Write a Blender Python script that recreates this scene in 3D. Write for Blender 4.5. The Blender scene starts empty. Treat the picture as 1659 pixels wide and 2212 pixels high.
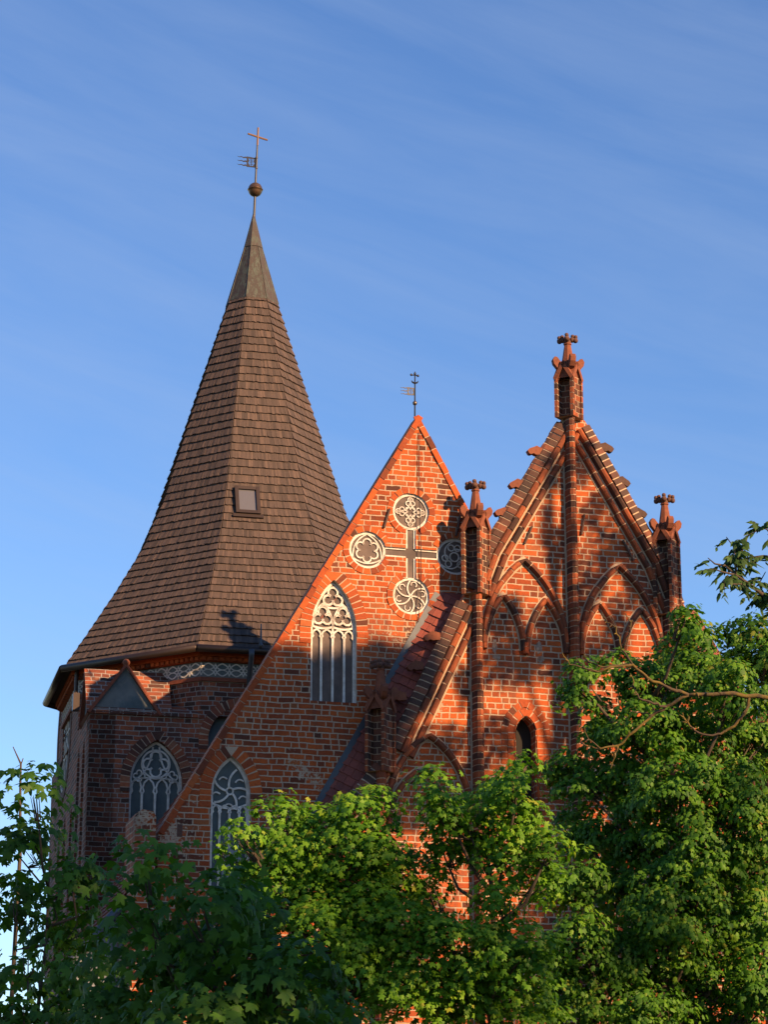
import bpy, math, random
import numpy as np
from mathutils import Vector, Matrix
from mathutils.geometry import tessellate_polygon
random.seed(7)
RNG = np.random.default_rng(11)
R = math.radians
PI = math.pi
scene = bpy.context.scene
COL = scene.collection

# ------------------------------------------------------------------ camera
FPX, IW, IH = 5400.0, 1659.0, 2212.0          # focal length and photo size in one unit
PITCH = math.atan(0.30)
CAMZ = 1.6
cam = bpy.data.cameras.new('camera')
cam.sensor_fit = 'VERTICAL'
cam.sensor_height = 36.0
cam.lens = FPX / IH * 36.0
cam.clip_start = 0.5
cam.clip_end = 3000
camo = bpy.data.objects.new('camera', cam)
COL.objects.link(camo)
camo.location = (0, 0, CAMZ)
camo.rotation_euler = (PI / 2 + PITCH, 0, 0)
scene.camera = camo
CP, SP = math.cos(PITCH), math.sin(PITCH)

# ------------------------------------------------------------------ sun, sky, exposure
SUN_AZ, SUN_EL = R(47.5), R(22.5)             # azimuth to the right of straight behind the camera
SUN = Vector((math.sin(SUN_AZ) * math.cos(SUN_EL), -math.cos(SUN_AZ) * math.cos(SUN_EL), math.sin(SUN_EL)))
sl = bpy.data.lights.new('sun', 'SUN')
sl.energy = 5.0
sl.angle = R(0.5)
sl.color = (1.0, 0.60, 0.30)
so = bpy.data.objects.new('sun', sl)
COL.objects.link(so)
so.rotation_euler = SUN.to_track_quat('Z', 'Y').to_euler()
so.location = SUN * 80
world = bpy.data.worlds.new('World')
scene.world = world
world.use_nodes = True
wn, wl = world.node_tree.nodes, world.node_tree.links
bg = wn['Background']
sky = wn.new('ShaderNodeTexSky')
sky.sky_type = 'NISHITA'
sky.sun_disc = False
sky.sun_elevation = SUN_EL
sky.sun_rotation = math.atan2(SUN.x, SUN.y)
sky.air_density = 1.0
sky.dust_density = 0.0
sky.ozone_density = 2.5
bg.inputs['Strength'].default_value = 0.05
# thin streaky cirrus
tc = wn.new('ShaderNodeTexCoord')
mp = wn.new('ShaderNodeMapping')
mp.inputs['Scale'].default_value = (2.0, 2.0, 15)
mr = wn.new('ShaderNodeMapping')
mr.inputs['Rotation'].default_value = (0, R(-17), 0)
nz = wn.new('ShaderNodeTexNoise')
nz.inputs['Scale'].default_value = 2.4
nz.inputs['Detail'].default_value = 8
nz.inputs['Roughness'].default_value = 0.6
nz.inputs['Distortion'].default_value = 0.4
rp = wn.new('ShaderNodeMapRange')
rp.inputs['From Min'].default_value = 0.36
rp.inputs['From Max'].default_value = 0.78
rp.inputs['To Max'].default_value = 0.22
mx = wn.new('ShaderNodeMixRGB')
mx.inputs['Color2'].default_value = (3.6, 4.5, 6.2, 1)
wl.new(tc.outputs['Generated'], mr.inputs['Vector'])
wl.new(mr.outputs['Vector'], mp.inputs['Vector'])
wl.new(mp.outputs['Vector'], nz.inputs['Vector'])
wl.new(nz.outputs['Fac'], rp.inputs['Value'])
wl.new(rp.outputs['Result'], mx.inputs['Fac'])
hsv = wn.new('ShaderNodeHueSaturation')
hsv.inputs['Hue'].default_value = 0.511
hsv.inputs['Saturation'].default_value = 1.18
hsv.inputs['Value'].default_value = 1.48
wl.new(sky.outputs['Color'], hsv.inputs['Color'])
wl.new(hsv.outputs['Color'], mx.inputs['Color1'])
wl.new(mx.outputs['Color'], bg.inputs['Color'])
scene.view_settings.view_transform = 'Standard'
scene.view_settings.look = 'None'
scene.view_settings.exposure = 1.35
scene.view_settings.gamma = 1.0

# ------------------------------------------------------------------ helpers: rays and frames
def ray(x, y):
    rx, ru = (x - IW / 2) / FPX, (IH / 2 - y) / FPX
    return Vector((rx, CP - ru * SP, SP + ru * CP))

def at(x, y, Y):
    """a point of the place seen at photo position x, y, at distance Y ahead of the viewer"""
    d = ray(x, y)
    return Vector((0, 0, CAMZ)) + d * (Y / d.y)

class Frame:
    def __init__(s, ox, oy, ang):
        s.o = Vector((ox, oy, 0)); s.a = ang
        s.d = Vector((math.cos(ang), math.sin(ang), 0)); s.b = Vector((-math.sin(ang), math.cos(ang), 0))
    def px(s, x, y, depth=0.0):
        d = ray(x, y); c = Vector((0, 0, CAMZ))
        t = (depth - (c - s.o).dot(s.b)) / d.dot(s.b)
        p = c + d * t
        return ((p - s.o).dot(s.d), p.z)
    def pxs(s, pts, depth=0.0):
        return [s.px(x, y, depth) for x, y in pts]
    def side(s, x, y, lx):
        """where the view at x, y meets the local plane x = lx: (local y, z)"""
        d = ray(x, y); c = Vector((0, 0, CAMZ))
        t = (lx - (c - s.o).dot(s.d)) / d.dot(s.d)
        p = c + d * t
        return ((p - s.o).dot(s.b), p.z)
    def world(s, u, y, z):
        return s.o + s.d * u + s.b * y + Vector((0, 0, z))

# ------------------------------------------------------------------ helpers: meshes
class MB:
    def __init__(s):
        s.v, s.f, s.m, s.t = [], [], [], []
    def face(s, pts, m=0, tone=0.5):
        i = len(s.v)
        s.v.extend(tuple(p) for p in pts)
        s.f.append(tuple(range(i, i + len(pts)))); s.m.append(m); s.t.append(tone)
    def idx(s, verts, faces, m=0, tone=0.5):
        i = len(s.v)
        s.v.extend(tuple(p) for p in verts)
        for f in faces:
            s.f.append(tuple(i + k for k in f)); s.m.append(m); s.t.append(tone)
    def box(s, x0, x1, y0, y1, z0, z1, m=0, tone=0.5):
        s.idx([(x0, y0, z0), (x1, y0, z0), (x1, y1, z0), (x0, y1, z0), (x0, y0, z1), (x1, y0, z1), (x1, y1, z1), (x0, y1, z1)],
              [(0, 1, 5, 4), (1, 2, 6, 5), (2, 3, 7, 6), (3, 0, 4, 7), (4, 5, 6, 7), (3, 2, 1, 0)], m, tone)
    def prism(s, poly, y0, y1, m=0, tone=0.5, back=True):
        """polygon in x, z; front at y0 (towards the viewer), back at y1"""
        n = len(poly)
        ar = sum(poly[i][0] * poly[(i + 1) % n][1] - poly[(i + 1) % n][0] * poly[i][1] for i in range(n))
        if ar < 0: poly = poly[::-1]
        fr = [(x, y0, z) for x, z in poly]; bk = [(x, y1, z) for x, z in poly]
        s.face(fr, m, tone)
        if back: s.face(bk[::-1], m, tone)
        for i in range(n):
            j = (i + 1) % n
            s.face([fr[j], fr[i], bk[i], bk[j]], m, tone)
    def plate(s, outer, holes, y0, depth, reveal=0.15, m=0, mr=0):
        """wall plate with openings, front at y0; the outline goes back by depth, openings by reveal"""
        loops = [outer] + holes
        vs = [Vector((x, z, 0)) for lp in loops for x, z in lp]
        tris = tessellate_polygon([[Vector((x, z, 0)) for x, z in lp] for lp in loops])
        flat = [(v.x, y0, v.y) for v in vs]
        fs = []
        for t in tris:
            a, b, c = [vs[k] for k in t]
            fs.append(t if (b - a).cross(c - a).z > 0 else t[::-1])
        s.idx(flat, fs, m)
        for li, lp in enumerate(loops):
            n = len(lp)
            dd = depth if li == 0 else (reveal[li - 1] if hasattr(reveal, '__len__') else reveal)
            ar = sum(lp[i][0] * lp[(i + 1) % n][1] - lp[(i + 1) % n][0] * lp[i][1] for i in range(n))
            ccw = ar > 0
            for i in range(n):
                j = (i + 1) % n
                a, b = lp[i], lp[j]
                q = [(b[0], y0, b[1]), (a[0], y0, a[1]), (a[0], y0 + dd, a[1]), (b[0], y0 + dd, b[1])]
                if (li == 0) != ccw: q = q[::-1]
                s.face(q, m if li == 0 else mr)
    def ribbon(s, pts, w, y0, th, closed=False, m=0, tone=0.5):
        n = len(pts)
        L, Rr = [], []
        for i in range(n):
            if closed: a, b = pts[i - 1], pts[(i + 1) % n]
            else: a, b = pts[max(i - 1, 0)], pts[min(i + 1, n - 1)]
            dx, dz = b[0] - a[0], b[1] - a[1]
            l = math.hypot(dx, dz) or 1
            nx, nz_ = -dz / l * w / 2, dx / l * w / 2
            L.append((pts[i][0] + nx, pts[i][1] + nz_)); Rr.append((pts[i][0] - nx, pts[i][1] - nz_))
        for i in range(n if closed else n - 1):
            j = (i + 1) % n
            a, b, c, d = L[i], L[j], Rr[j], Rr[i]
            s.face([(d[0], y0, d[1]), (c[0], y0, c[1]), (b[0], y0, b[1]), (a[0], y0, a[1])], m, tone)
            s.face([(a[0], y0, a[1]), (b[0], y0, b[1]), (b[0], y0 + th, b[1]), (a[0], y0 + th, a[1])], m, tone)
            s.face([(c[0], y0, c[1]), (d[0], y0, d[1]), (d[0], y0 + th, d[1]), (c[0], y0 + th, c[1])], m, tone)
    def tube(s, pts, rad, n=8, m=0, tone=0.5, cap=True):
        pts = [Vector(p) for p in pts]
        if not hasattr(rad, '__len__'): rad = [rad] * len(pts)
        base = len(s.v); prev = None
        for i, p in enumerate(pts):
            t = (pts[min(i + 1, len(pts) - 1)] - pts[max(i - 1, 0)]).normalized()
            if prev is None:
                up = Vector((0, 0, 1)) if abs(t.z) < 0.9 else Vector((1, 0, 0))
                a = t.cross(up).normalized()
            else:
                a = (prev - t * prev.dot(t)).normalized()
            prev = a; b = t.cross(a)
            for k in range(n):
                q = p + (a * math.cos(2 * PI * k / n) + b * math.sin(2 * PI * k / n)) * rad[i]
                s.v.append(tuple(q))
        for i in range(len(pts) - 1):
            for k in range(n):
                k2 = (k + 1) % n
                s.f.append((base + i * n + k, base + i * n + k2, base + (i + 1) * n + k2, base + (i + 1) * n + k)); s.m.append(m); s.t.append(tone)
        if cap:
            s.f.append(tuple(base + k for k in range(n))[::-1]); s.m.append(m); s.t.append(tone)
            e = base + (len(pts) - 1) * n
            s.f.append(tuple(e + k for k in range(n))); s.m.append(m); s.t.append(tone)
    def lathe(s, c, prof, n=16, m=0, tone=0.5, rot=0.0):
        base = len(s.v)
        for r, z in prof:
            for k in range(n):
                a = 2 * PI * (k + rot) / n
                s.v.append((c[0] + r * math.cos(a), c[1] + r * math.sin(a), c[2] + z))
        for i in range(len(prof) - 1):
            for k in range(n):
                k2 = (k + 1) % n
                s.f.append((base + i * n + k, base + i * n + k2, base + (i + 1) * n + k2, base + (i + 1) * n + k)); s.m.append(m); s.t.append(tone)
    def ball(s, c, r, n=12, m=0, sz=1.0, tone=0.5):
        s.lathe(c, [(max(r * math.sin(PI * i / 8), 0.0005), -r * sz * math.cos(PI * i / 8)) for i in range(9)], n, m, tone)
    def bricks(s, path, prof, ln, joint, mb=0, mm=1, y0=0.0, inset=0.012, jit=0.2):
        """a run of moulded bricks along a path in x, z. prof: (across, out) points; out is towards the viewer"""
        P = [Vector(p) for p in path]
        seg = [(P[i + 1] - P[i]).length for i in range(len(P) - 1)]
        tot = sum(seg)
        def pos(d):
            d = min(max(d, 0), tot)
            for i, l in enumerate(seg):
                if d <= l or i == len(seg) - 1:
                    t = (P[i + 1] - P[i]) / max(l, 1e-6)
                    return P[i] + t * d, t
                d -= l
        J = [0.0, 0.0]
        def ring(d, k):
            p, t = pos(d)
            nx, nz_ = t.y, -t.x
            ja, jo = (J if not k else (0, 0))
            return [(p.x + nx * (a * (1 - k * .03) + ja), y0 - (max(o - k * inset, o * .5) + (jo if o > .01 else 0)), p.y + nz_ * (a * (1 - k * .03) + ja)) for a, o in prof]
        d = 0.0
        np_ = len(prof)
        while d < tot - 0.01:
            l = ln * random.uniform(1 - jit, 1 + jit)
            e = min(d + l, tot)
            if tot - e < ln * .35: e = tot
            tone = random.random()
            J[0], J[1] = random.gauss(0, .004), random.gauss(0, .004)
            mid = (d + e) / 2
            for a, b in ((d, mid), (mid, e)):
                A, B = ring(a, 0), ring(b, 0)
                for k in range(np_ - 1):
                    s.face([A[k], A[k + 1], B[k + 1], B[k]], mb, tone)
            for dd, rev in ((d, True), (e, False)):
                A = ring(dd, 0)
                s.face(A if rev else A[::-1], mb, tone)
            if e < tot - 0.01:
                A, B = ring(e, 1), ring(e + joint, 1)
                for k in range(np_ - 1):
                    s.face([A[k], A[k + 1], B[k + 1], B[k]], mm, 0.5)
            d = e + joint
    def build(s, name, mats, parent=None, smooth=False):
        me = bpy.data.meshes.new(name)
        me.from_pydata(s.v, [], s.f)
        if not isinstance(mats, (list, tuple)): mats = [mats]
        for mt in mats: me.materials.append(mt)
        me.polygons.foreach_set('material_index', [min(k, len(mats) - 1) for k in s.m])
        at_ = me.attributes.new('tone', 'FLOAT', 'FACE')
        at_.data.foreach_set('value', s.t)
        if smooth: me.polygons.foreach_set('use_smooth', [True] * len(s.f))
        me.update()
        o = bpy.data.objects.new(name, me)
        COL.objects.link(o)
        if parent: o.parent = parent
        return o

def np_mesh(name, V, F, tone, mat, parent=None):
    me = bpy.data.meshes.new(name)
    nv, nf, k = len(V), len(F), F.shape[1]
    me.vertices.add(nv); me.vertices.foreach_set('co', V.astype(np.float32).ravel())
    me.loops.add(nf * k); me.loops.foreach_set('vertex_index', F.astype(np.int32).ravel())
    me.polygons.add(nf)
    me.polygons.foreach_set('loop_start', np.arange(0, nf * k, k, dtype=np.int32))
    a = me.attributes.new('tone', 'FLOAT', 'FACE')
    a.data.foreach_set('value', tone.astype(np.float32))
    me.materials.append(mat)
    me.update(calc_edges=True); me.validate()
    o = bpy.data.objects.new(name, me)
    COL.objects.link(o)
    if parent: o.parent = parent
    return o

def tag(o, label=None, cat=None, group=None, kind=None):
    if label: o['label'] = label
    if cat: o['category'] = cat
    if group: o['group'] = group
    if kind: o['kind'] = kind
    return o

def thing(name, label, cat, loc=(0, 0, 0), rotz=0.0, group=None):
    o = bpy.data.objects.new(name, None)
    o.empty_display_size = 0.3
    COL.objects.link(o)
    o.location = loc; o.rotation_euler = (0, 0, rotz)
    return tag(o, label, cat, group)

def part_label(o, text):
    o['label'] = text
    return o

# ------------------------------------------------------------------ helpers: materials
class NT:
    def __init__(s, name):
        s.mat = bpy.data.materials.new(name); s.mat.use_nodes = True
        s.n, s.l = s.mat.node_tree.nodes, s.mat.node_tree.links
        s.bsdf = s.n['Principled BSDF']; s.out = s.n['Material Output']
    def new(s, t, **kw):
        nd = s.n.new(t)
        for k, v in kw.items(): setattr(nd, k, v)
        return nd
    def set(s, sock, v):
        if v is None: return
        if hasattr(v, 'is_output'): s.l.new(v, sock)
        else: sock.default_value = v
    def math(s, op, a, b=None, c=None):
        nd = s.new('ShaderNodeMath', operation=op)
        s.set(nd.inputs[0], a); s.set(nd.inputs[1], b); s.set(nd.inputs[2], c)
        return nd.outputs[0]
    def mix(s, f, a, b, mode='MIX'):
        nd = s.new('ShaderNodeMixRGB', blend_type=mode)
        s.set(nd.inputs[0], f); s.set(nd.inputs[1], a); s.set(nd.inputs[2], b)
        return nd.outputs[0]
    def noise(s, vec, scale, detail=3, rough=.5):
        nd = s.new('ShaderNodeTexNoise')
        s.set(nd.inputs['Vector'], vec); nd.inputs['Scale'].default_value = scale
        nd.inputs['Detail'].default_value = detail; nd.inputs['Roughness'].default_value = rough
        return nd.outputs['Fac']
    def ramp(s, f, stops, interp='LINEAR'):
        nd = s.new('ShaderNodeValToRGB'); cr = nd.color_ramp; cr.interpolation = interp
        while len(cr.elements) < len(stops): cr.elements.new(0.5)
        for e, (p, c) in zip(cr.elements, stops):
            e.position = p; e.color = (*c, 1) if len(c) == 3 else c
        s.set(nd.inputs[0], f)
        return nd.outputs['Color']
    def maprange(s, v, a, b, c=0.0, d=1.0):
        nd = s.new('ShaderNodeMapRange'); nd.interpolation_type = 'SMOOTHSTEP'
        s.set(nd.inputs['Value'], v)
        for k, q in zip(('From Min', 'From Max', 'To Min', 'To Max'), (a, b, c, d)): s.set(nd.inputs[k], q)
        return nd.outputs['Result']
    def coord(s, which='Object'):
        return s.new('ShaderNodeTexCoord').outputs[which]
    def sep(s, v):
        nd = s.new('ShaderNodeSeparateXYZ'); s.l.new(v, nd.inputs[0]); return nd.outputs
    def comb(s, x, y, z=0.0):
        nd = s.new('ShaderNodeCombineXYZ')
        for k, q in zip((0, 1, 2), (x, y, z)): s.set(nd.inputs[k], q)
        return nd.outputs[0]
    def hash(s, vec):
        nd = s.new('ShaderNodeTexWhiteNoise'); nd.noise_dimensions = '3D'
        s.l.new(vec, nd.inputs['Vector']); return nd.outputs['Value']
    def bump(s, h, strength=.5, dist=.02):
        nd = s.new('ShaderNodeBump'); nd.inputs['Strength'].default_value = strength; nd.inputs['Distance'].default_value = dist
        s.l.new(h, nd.inputs['Height']); s.l.new(nd.outputs[0], s.bsdf.inputs['Normal'])
    def color(s, c): s.set(s.bsdf.inputs['Base Color'], c)
    def rough(s, r): s.set(s.bsdf.inputs['Roughness'], r)
    def attr(s, name='tone'):
        nd = s.new('ShaderNodeAttribute'); nd.attribute_name = name
        return nd.outputs['Fac']

BRICK_STOPS = [(0.0, (0.061, 0.017, 0.0079)), (.06, (0.132, 0.028, 0.0079)), (.18, (0.238, 0.043, 0.0079)), (.6, (0.308, 0.058, 0.0079)), (.9, (0.370, 0.074, 0.0103)), (1.0, (0.264, 0.079, 0.0237))]
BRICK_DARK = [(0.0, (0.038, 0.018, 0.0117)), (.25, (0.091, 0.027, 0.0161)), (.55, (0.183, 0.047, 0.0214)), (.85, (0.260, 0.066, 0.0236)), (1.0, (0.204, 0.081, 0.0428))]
MORTAR = (.41, .315, .225, 1)

def brick_wall(name, ch, bl, joint, stops, mortar=MORTAR, seed=0.0, smear=.62, stain=0.0):
    t = NT(name)
    P = t.coord('Object'); N = t.coord('Normal')
    px, py, pz = t.sep(P); nx, ny, nz_ = t.sep(N)
    u = t.math('ADD', t.math('MULTIPLY', t.math('MULTIPLY', ny, -1), px), t.math('MULTIPLY', nx, py))
    wob = t.noise(P, 1.3, 2); wob2 = t.noise(P, 9.0, 2)
    v = t.math('ADD', pz, t.math('MULTIPLY', t.math('SUBTRACT', wob, .5), .05))
    v = t.math('ADD', v, t.math('MULTIPLY', t.math('SUBTRACT', wob2, .5), .022))
    u = t.math('ADD', u, t.math('MULTIPLY', t.math('SUBTRACT', wob2, .5), .03))
    rv = t.math('DIVIDE', v, ch)
    row = t.math('FLOOR', rv); fv = t.math('FRACT', rv)
    hr = t.hash(t.comb(row, seed, 3.3))
    u2 = t.math('ADD', t.math('DIVIDE', u, bl), t.math('ADD', t.math('MULTIPLY', row, .5), t.math('MULTIPLY', hr, .45)))
    col = t.math('FLOOR', u2); fu = t.math('FRACT', u2)
    hs = t.hash(t.comb(row, col, seed + 1.7))
    split = t.math('GREATER_THAN', hs, .66)
    f2 = t.math('MULTIPLY', fu, 2.0)
    fus = t.math('FRACT', f2); half = t.math('FLOOR', f2)
    fuu = t.math('ADD', t.math('MULTIPLY', split, fus), t.math('MULTIPLY', t.math('SUBTRACT', 1.0, split), fu))
    wid = t.math('MULTIPLY', bl, t.math('SUBTRACT', 1.0, t.math('MULTIPLY', split, .5)))
    du = t.math('MULTIPLY', t.math('MINIMUM', fuu, t.math('SUBTRACT', 1.0, fuu)), wid)
    dv = t.math('MULTIPLY', t.math('MINIMUM', fv, t.math('SUBTRACT', 1.0, fv)), ch)
    dm = t.math('MINIMUM', du, dv)
    fine = t.noise(P, 22.0, 3, .6)
    big = t.noise(P, .9, 4, .6)
    jw = t.math('MULTIPLY', joint, t.math('ADD', .35, t.math('MULTIPLY', fine, 1.3)))
    mask = t.maprange(t.math('SUBTRACT', dm, jw), -.004, .004)          # 1 = brick
    sm = t.maprange(t.math('ADD', t.math('MULTIPLY', big, .7), t.math('MULTIPLY', fine, .3)), smear, smear + .05)
    mask = t.math('MULTIPLY', mask, t.math('SUBTRACT', 1.0, sm))
    hb = t.hash(t.comb(row, t.math('ADD', t.math('MULTIPLY', col, 2.0), t.math('MULTIPLY', half, split)), seed + 5.1))
    bc = t.ramp(hb, stops)
    mott = t.noise(P, 30.0, 4, .65)
    bc = t.mix(.55, bc, t.ramp(mott, [(.25, (.45, .45, .45)), (.75, (1.3, 1.3, 1.3))]), 'MULTIPLY')
    bc = t.mix(.8, bc, t.ramp(t.noise(P, 1.25, 5, .65), [(.3, (.55, .52, .52)), (.5, (.95, .95, .95)), (.72, (1.3, 1.35, 1.45))]), 'MULTIPLY')
    sv = t.new('ShaderNodeMapping'); sv.inputs['Scale'].default_value = (2.6, 2.6, .28); t.l.new(P, sv.inputs['Vector'])
    bc = t.mix(t.maprange(t.noise(sv.outputs[0], 1.5, 4, .6), .50, .70, 0, .5), bc, (.05, .03, .024, 1))
    mc = t.mix(t.noise(P, 6.0, 3), mortar, tuple(k * .62 for k in mortar[:3]) + (1,))
    c = t.mix(mask, mc, bc)
    wz = t.noise(P, .55, 5, .65)
    c = t.mix(t.maprange(wz, .52, .72, 0, .55 if not stain else .55 + stain), c, (.06, .045, .04, 1))
    t.color(c); t.rough(.93)
    t.bump(t.math('ADD', t.math('MULTIPLY', mask, .8), t.math('MULTIPLY', mott, .35)), .65, .02)
    return t.mat

def tone_mat(name, stops, rough=.85, nscale=18, amt=.5, streak=None, bump=.3, metallic=0.0, spec=None):
    t = NT(name)
    P = t.coord('Object')
    c = t.ramp(t.attr(), stops)
    vec = P
    if streak:
        mpn = t.new('ShaderNodeMapping'); mpn.inputs['Scale'].default_value = streak
        t.l.new(P, mpn.inputs['Vector']); vec = mpn.outputs[0]
    n1 = t.noise(vec, nscale, 4, .6)
    c = t.mix(amt, c, t.ramp(n1, [(.25, (.4, .4, .4)), (.75, (1.35, 1.35, 1.35))]), 'MULTIPLY')
    t.color(c); t.rough(rough); t.bsdf.inputs['Metallic'].default_value = metallic
    if spec is not None: t.bsdf.inputs['Specular IOR Level'].default_value = spec
    if bump: t.bump(n1, bump, .02)
    return t.mat

def plain(name, c, rough=.8, nscale=8, amt=.35, bump=.15, metallic=0.0, c2=None):
    t = NT(name)
    P = t.coord('Object')
    n1 = t.noise(P, nscale, 5, .6)
    col = (*c, 1)
    if c2: col = t.mix(t.maprange(t.noise(P, nscale * .35, 5, .65), .42, .6), col, (*c2, 1))
    col = t.mix(amt, col, t.ramp(n1, [(.25, (.5, .5, .5)), (.75, (1.25, 1.25, 1.25))]), 'MULTIPLY')
    t.color(col); t.rough(rough); t.bsdf.inputs['Metallic'].default_value = metallic
    if bump: t.bump(n1, bump, .02)
    return t.mat

def leaf_mat(name, stops, trans=.45, rough=.55):
    t = NT(name)
    c = t.ramp(t.attr(), stops)
    t.color(c); t.rough(rough); t.bsdf.inputs['Specular IOR Level'].default_value = .25
    tr = t.new('ShaderNodeBsdfTranslucent')
    t.l.new(t.mix(1.0, c, (1.15, 1.25, .45, 1), 'MULTIPLY'), tr.inputs['Color'])
    ms = t.new('ShaderNodeMixShader'); ms.inputs[0].default_value = trans
    t.l.new(t.bsdf.outputs[0], ms.inputs[1]); t.l.new(tr.outputs[0], ms.inputs[2])
    t.l.new(ms.outputs[0], t.out.inputs['Surface'])
    return t.mat

M = {}
M['brickF'] = brick_wall('red_brick_masonry', .107, .29, .0112, BRICK_STOPS, seed=1.0, smear=.60)
M['brickG'] = brick_wall('transept_brick_masonry', .098, .28, .0102, BRICK_STOPS, seed=7.0, smear=.575)
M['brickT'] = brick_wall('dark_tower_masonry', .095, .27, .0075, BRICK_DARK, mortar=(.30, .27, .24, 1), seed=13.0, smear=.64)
RIB = [(0, (.03, .013, .009)), (.3, (.085, .025, .012)), (.6, (.17, .042, .014)), (1, (.27, .065, .018))]
M['rib'] = tone_mat('weathered_rib_brick', RIB, .92, 25, .6)
M['mould'] = tone_mat('moulded_brick', BRICK_STOPS, .9, 25, .5)
M['mould_dark'] = tone_mat('sooty_edge_niche_shade_brick', [(0, (.035, .022, .018)), (.6, (.085, .036, .024)), (1, (.17, .055, .028))], .9, 25, .5)  # soot on the rake edges; in the pinnacles' left niches it paints shade
M['mouldT'] = tone_mat('weathered_brick', BRICK_DARK, .9, 25, .5)
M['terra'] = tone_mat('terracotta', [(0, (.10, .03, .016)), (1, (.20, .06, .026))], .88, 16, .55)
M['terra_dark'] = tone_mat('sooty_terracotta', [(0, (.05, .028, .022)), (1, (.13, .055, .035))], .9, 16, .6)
M['mortar'] = plain('lime_mortar', (.36, .27, .19), .95, 20, .4, .3)
M['old_mortar'] = plain('old_mortar', (.24, .19, .15), .95, 25, .6, .4, c2=(.17, .10, .07))
M['white'] = plain('white_limewash', (.54, .52, .49), .85, 14, .45, .1, c2=(.42, .39, .35))
M['panel'] = plain('grey_render', (.078, .062, .058), .9, 6, .6, .12, c2=(.11, .085, .076))
M['panel_shade_blue'] = plain('shaded_grey_render', (.052, .072, .082), .9, 6, .4, .08, c2=(.07, .09, .095))  # the grey render tinted blue: shade and reflected sky put into its colour
M['slate_blue'] = plain('slate_render', (.075, .10, .108), .9, 4, .6, .1, c2=(.13, .135, .13))
M['dark'] = plain('dark_void', (.012, .011, .010), .95, 4, .2, 0)
M['iron'] = plain('rusty_iron', (.06, .032, .022), .7, 20, .4, .1)
M['black_iron'] = plain('black_iron', (.018, .022, .03), .5, 20, .3, .1, metallic=.4)
M['gilt'] = plain('gilded_metal', (.15, .09, .055), .7, 20, .2, 0, metallic=.2)
M['vane'] = plain('grey_vane_metal', (.07, .068, .07), .5, 20, .3, 0, metallic=.5)
M['copper_ball'] = plain('tarnished_copper', (.16, .10, .065), .38, 6, .35, .05, metallic=.75, c2=(.13, .14, .11))
M['gutter'] = plain('dark_gutter_metal', (.035, .024, .02), .45, 10, .3, .05, metallic=.5)
M['zinc'] = plain('zinc_flashing', (.05, .062, .08), .55, 8, .35, .05, metallic=.3)
def patina():
    t = NT('patinated_sheet_metal')
    P = t.coord('Object')
    mpn = t.new('ShaderNodeMapping'); mpn.inputs['Scale'].default_value = (9, 9, 1.6)
    t.l.new(P, mpn.inputs['Vector']); v = mpn.outputs[0]
    c = t.ramp(t.attr(), [(0, (.022, .018, .017)), (1, (.048, .038, .034))])
    c = t.mix(t.maprange(t.noise(v, 1.6, 6, .7), .46, .62), c, (.045, .062, .052, 1))
    c = t.mix(t.maprange(t.noise(v, 4.5, 5, .7), .58, .70, 0, .85), c, (.11, .115, .095, 1))
    c = t.mix(t.maprange(t.noise(v, 3.1, 4, .7), .60, .72, 0, .7), c, (.07, .035, .02, 1))
    t.color(c); t.rough(.7); t.bsdf.inputs['Metallic'].default_value = .1
    t.bump(t.noise(P, 7, 3), .15, .02)
    return t.mat
M['lead'] = patina()
M['board'] = plain('weathered_shaded_board', (.17, .19, .21), .9, 14, .6, .2)  # weathered boards, darkened further: their shade put into the colour
M['shingle'] = tone_mat('wood_shingle', [(0, (.028, .020, .0175)), (.3, (.048, .034, .029)), (.7, (.062, .043, .036)), (1, (.092, .062, .049))], .85, 7, .5, streak=(9, 9, .8), bump=.3)
M['underlay'] = plain('roof_underlay', (.03, .022, .018), .95, 5, .3, 0)
M['tile'] = tone_mat('red_roof_tile', [(0, (.12, .028, .018)), (1, (.20, .045, .028))], .75, 20, .4)
M['bark'] = plain('bark', (.055, .042, .03), .95, 18, .6, .5)
M['lichen'] = plain('lichen_bark', (.045, .032, .022), .95, 14, .6, .5, c2=(.12, .085, .015))
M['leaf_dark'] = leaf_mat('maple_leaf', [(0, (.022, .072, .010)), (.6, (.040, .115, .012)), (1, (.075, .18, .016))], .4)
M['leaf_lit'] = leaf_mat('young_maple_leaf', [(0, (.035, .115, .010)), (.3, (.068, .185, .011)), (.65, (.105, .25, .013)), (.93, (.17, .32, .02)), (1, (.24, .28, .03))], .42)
M['leaf_oak'] = leaf_mat('broad_leaf', [(0, (.022, .080, .010)), (.3, (.042, .13, .011)), (.65, (.068, .185, .013)), (.93, (.12, .25, .018)), (1, (.18, .22, .03))], .38)
M['leaf_ash'] = leaf_mat('ash_leaflet', [(0, (.022, .06, .018)), (1, (.06, .13, .03))], .4)
M['ground'] = plain('meadow_ground', (.05, .07, .025), .95, 2, .5, .2, c2=(.07, .06, .035))
def glass():
    t = NT('skylight_glass')
    t.color((.09, .092, .105, 1)); t.rough(.10); t.bsdf.inputs['Specular IOR Level'].default_value = .6
    return t.mat
M['glass'] = glass()

# ------------------------------------------------------------------ ground
g = MB()
g.face([(-1500, -1500, 0), (1500, -1500, 0), (1500, 1500, 0), (-1500, 1500, 0)])
tag(g.build('ground', M['ground']), kind='structure')

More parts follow.
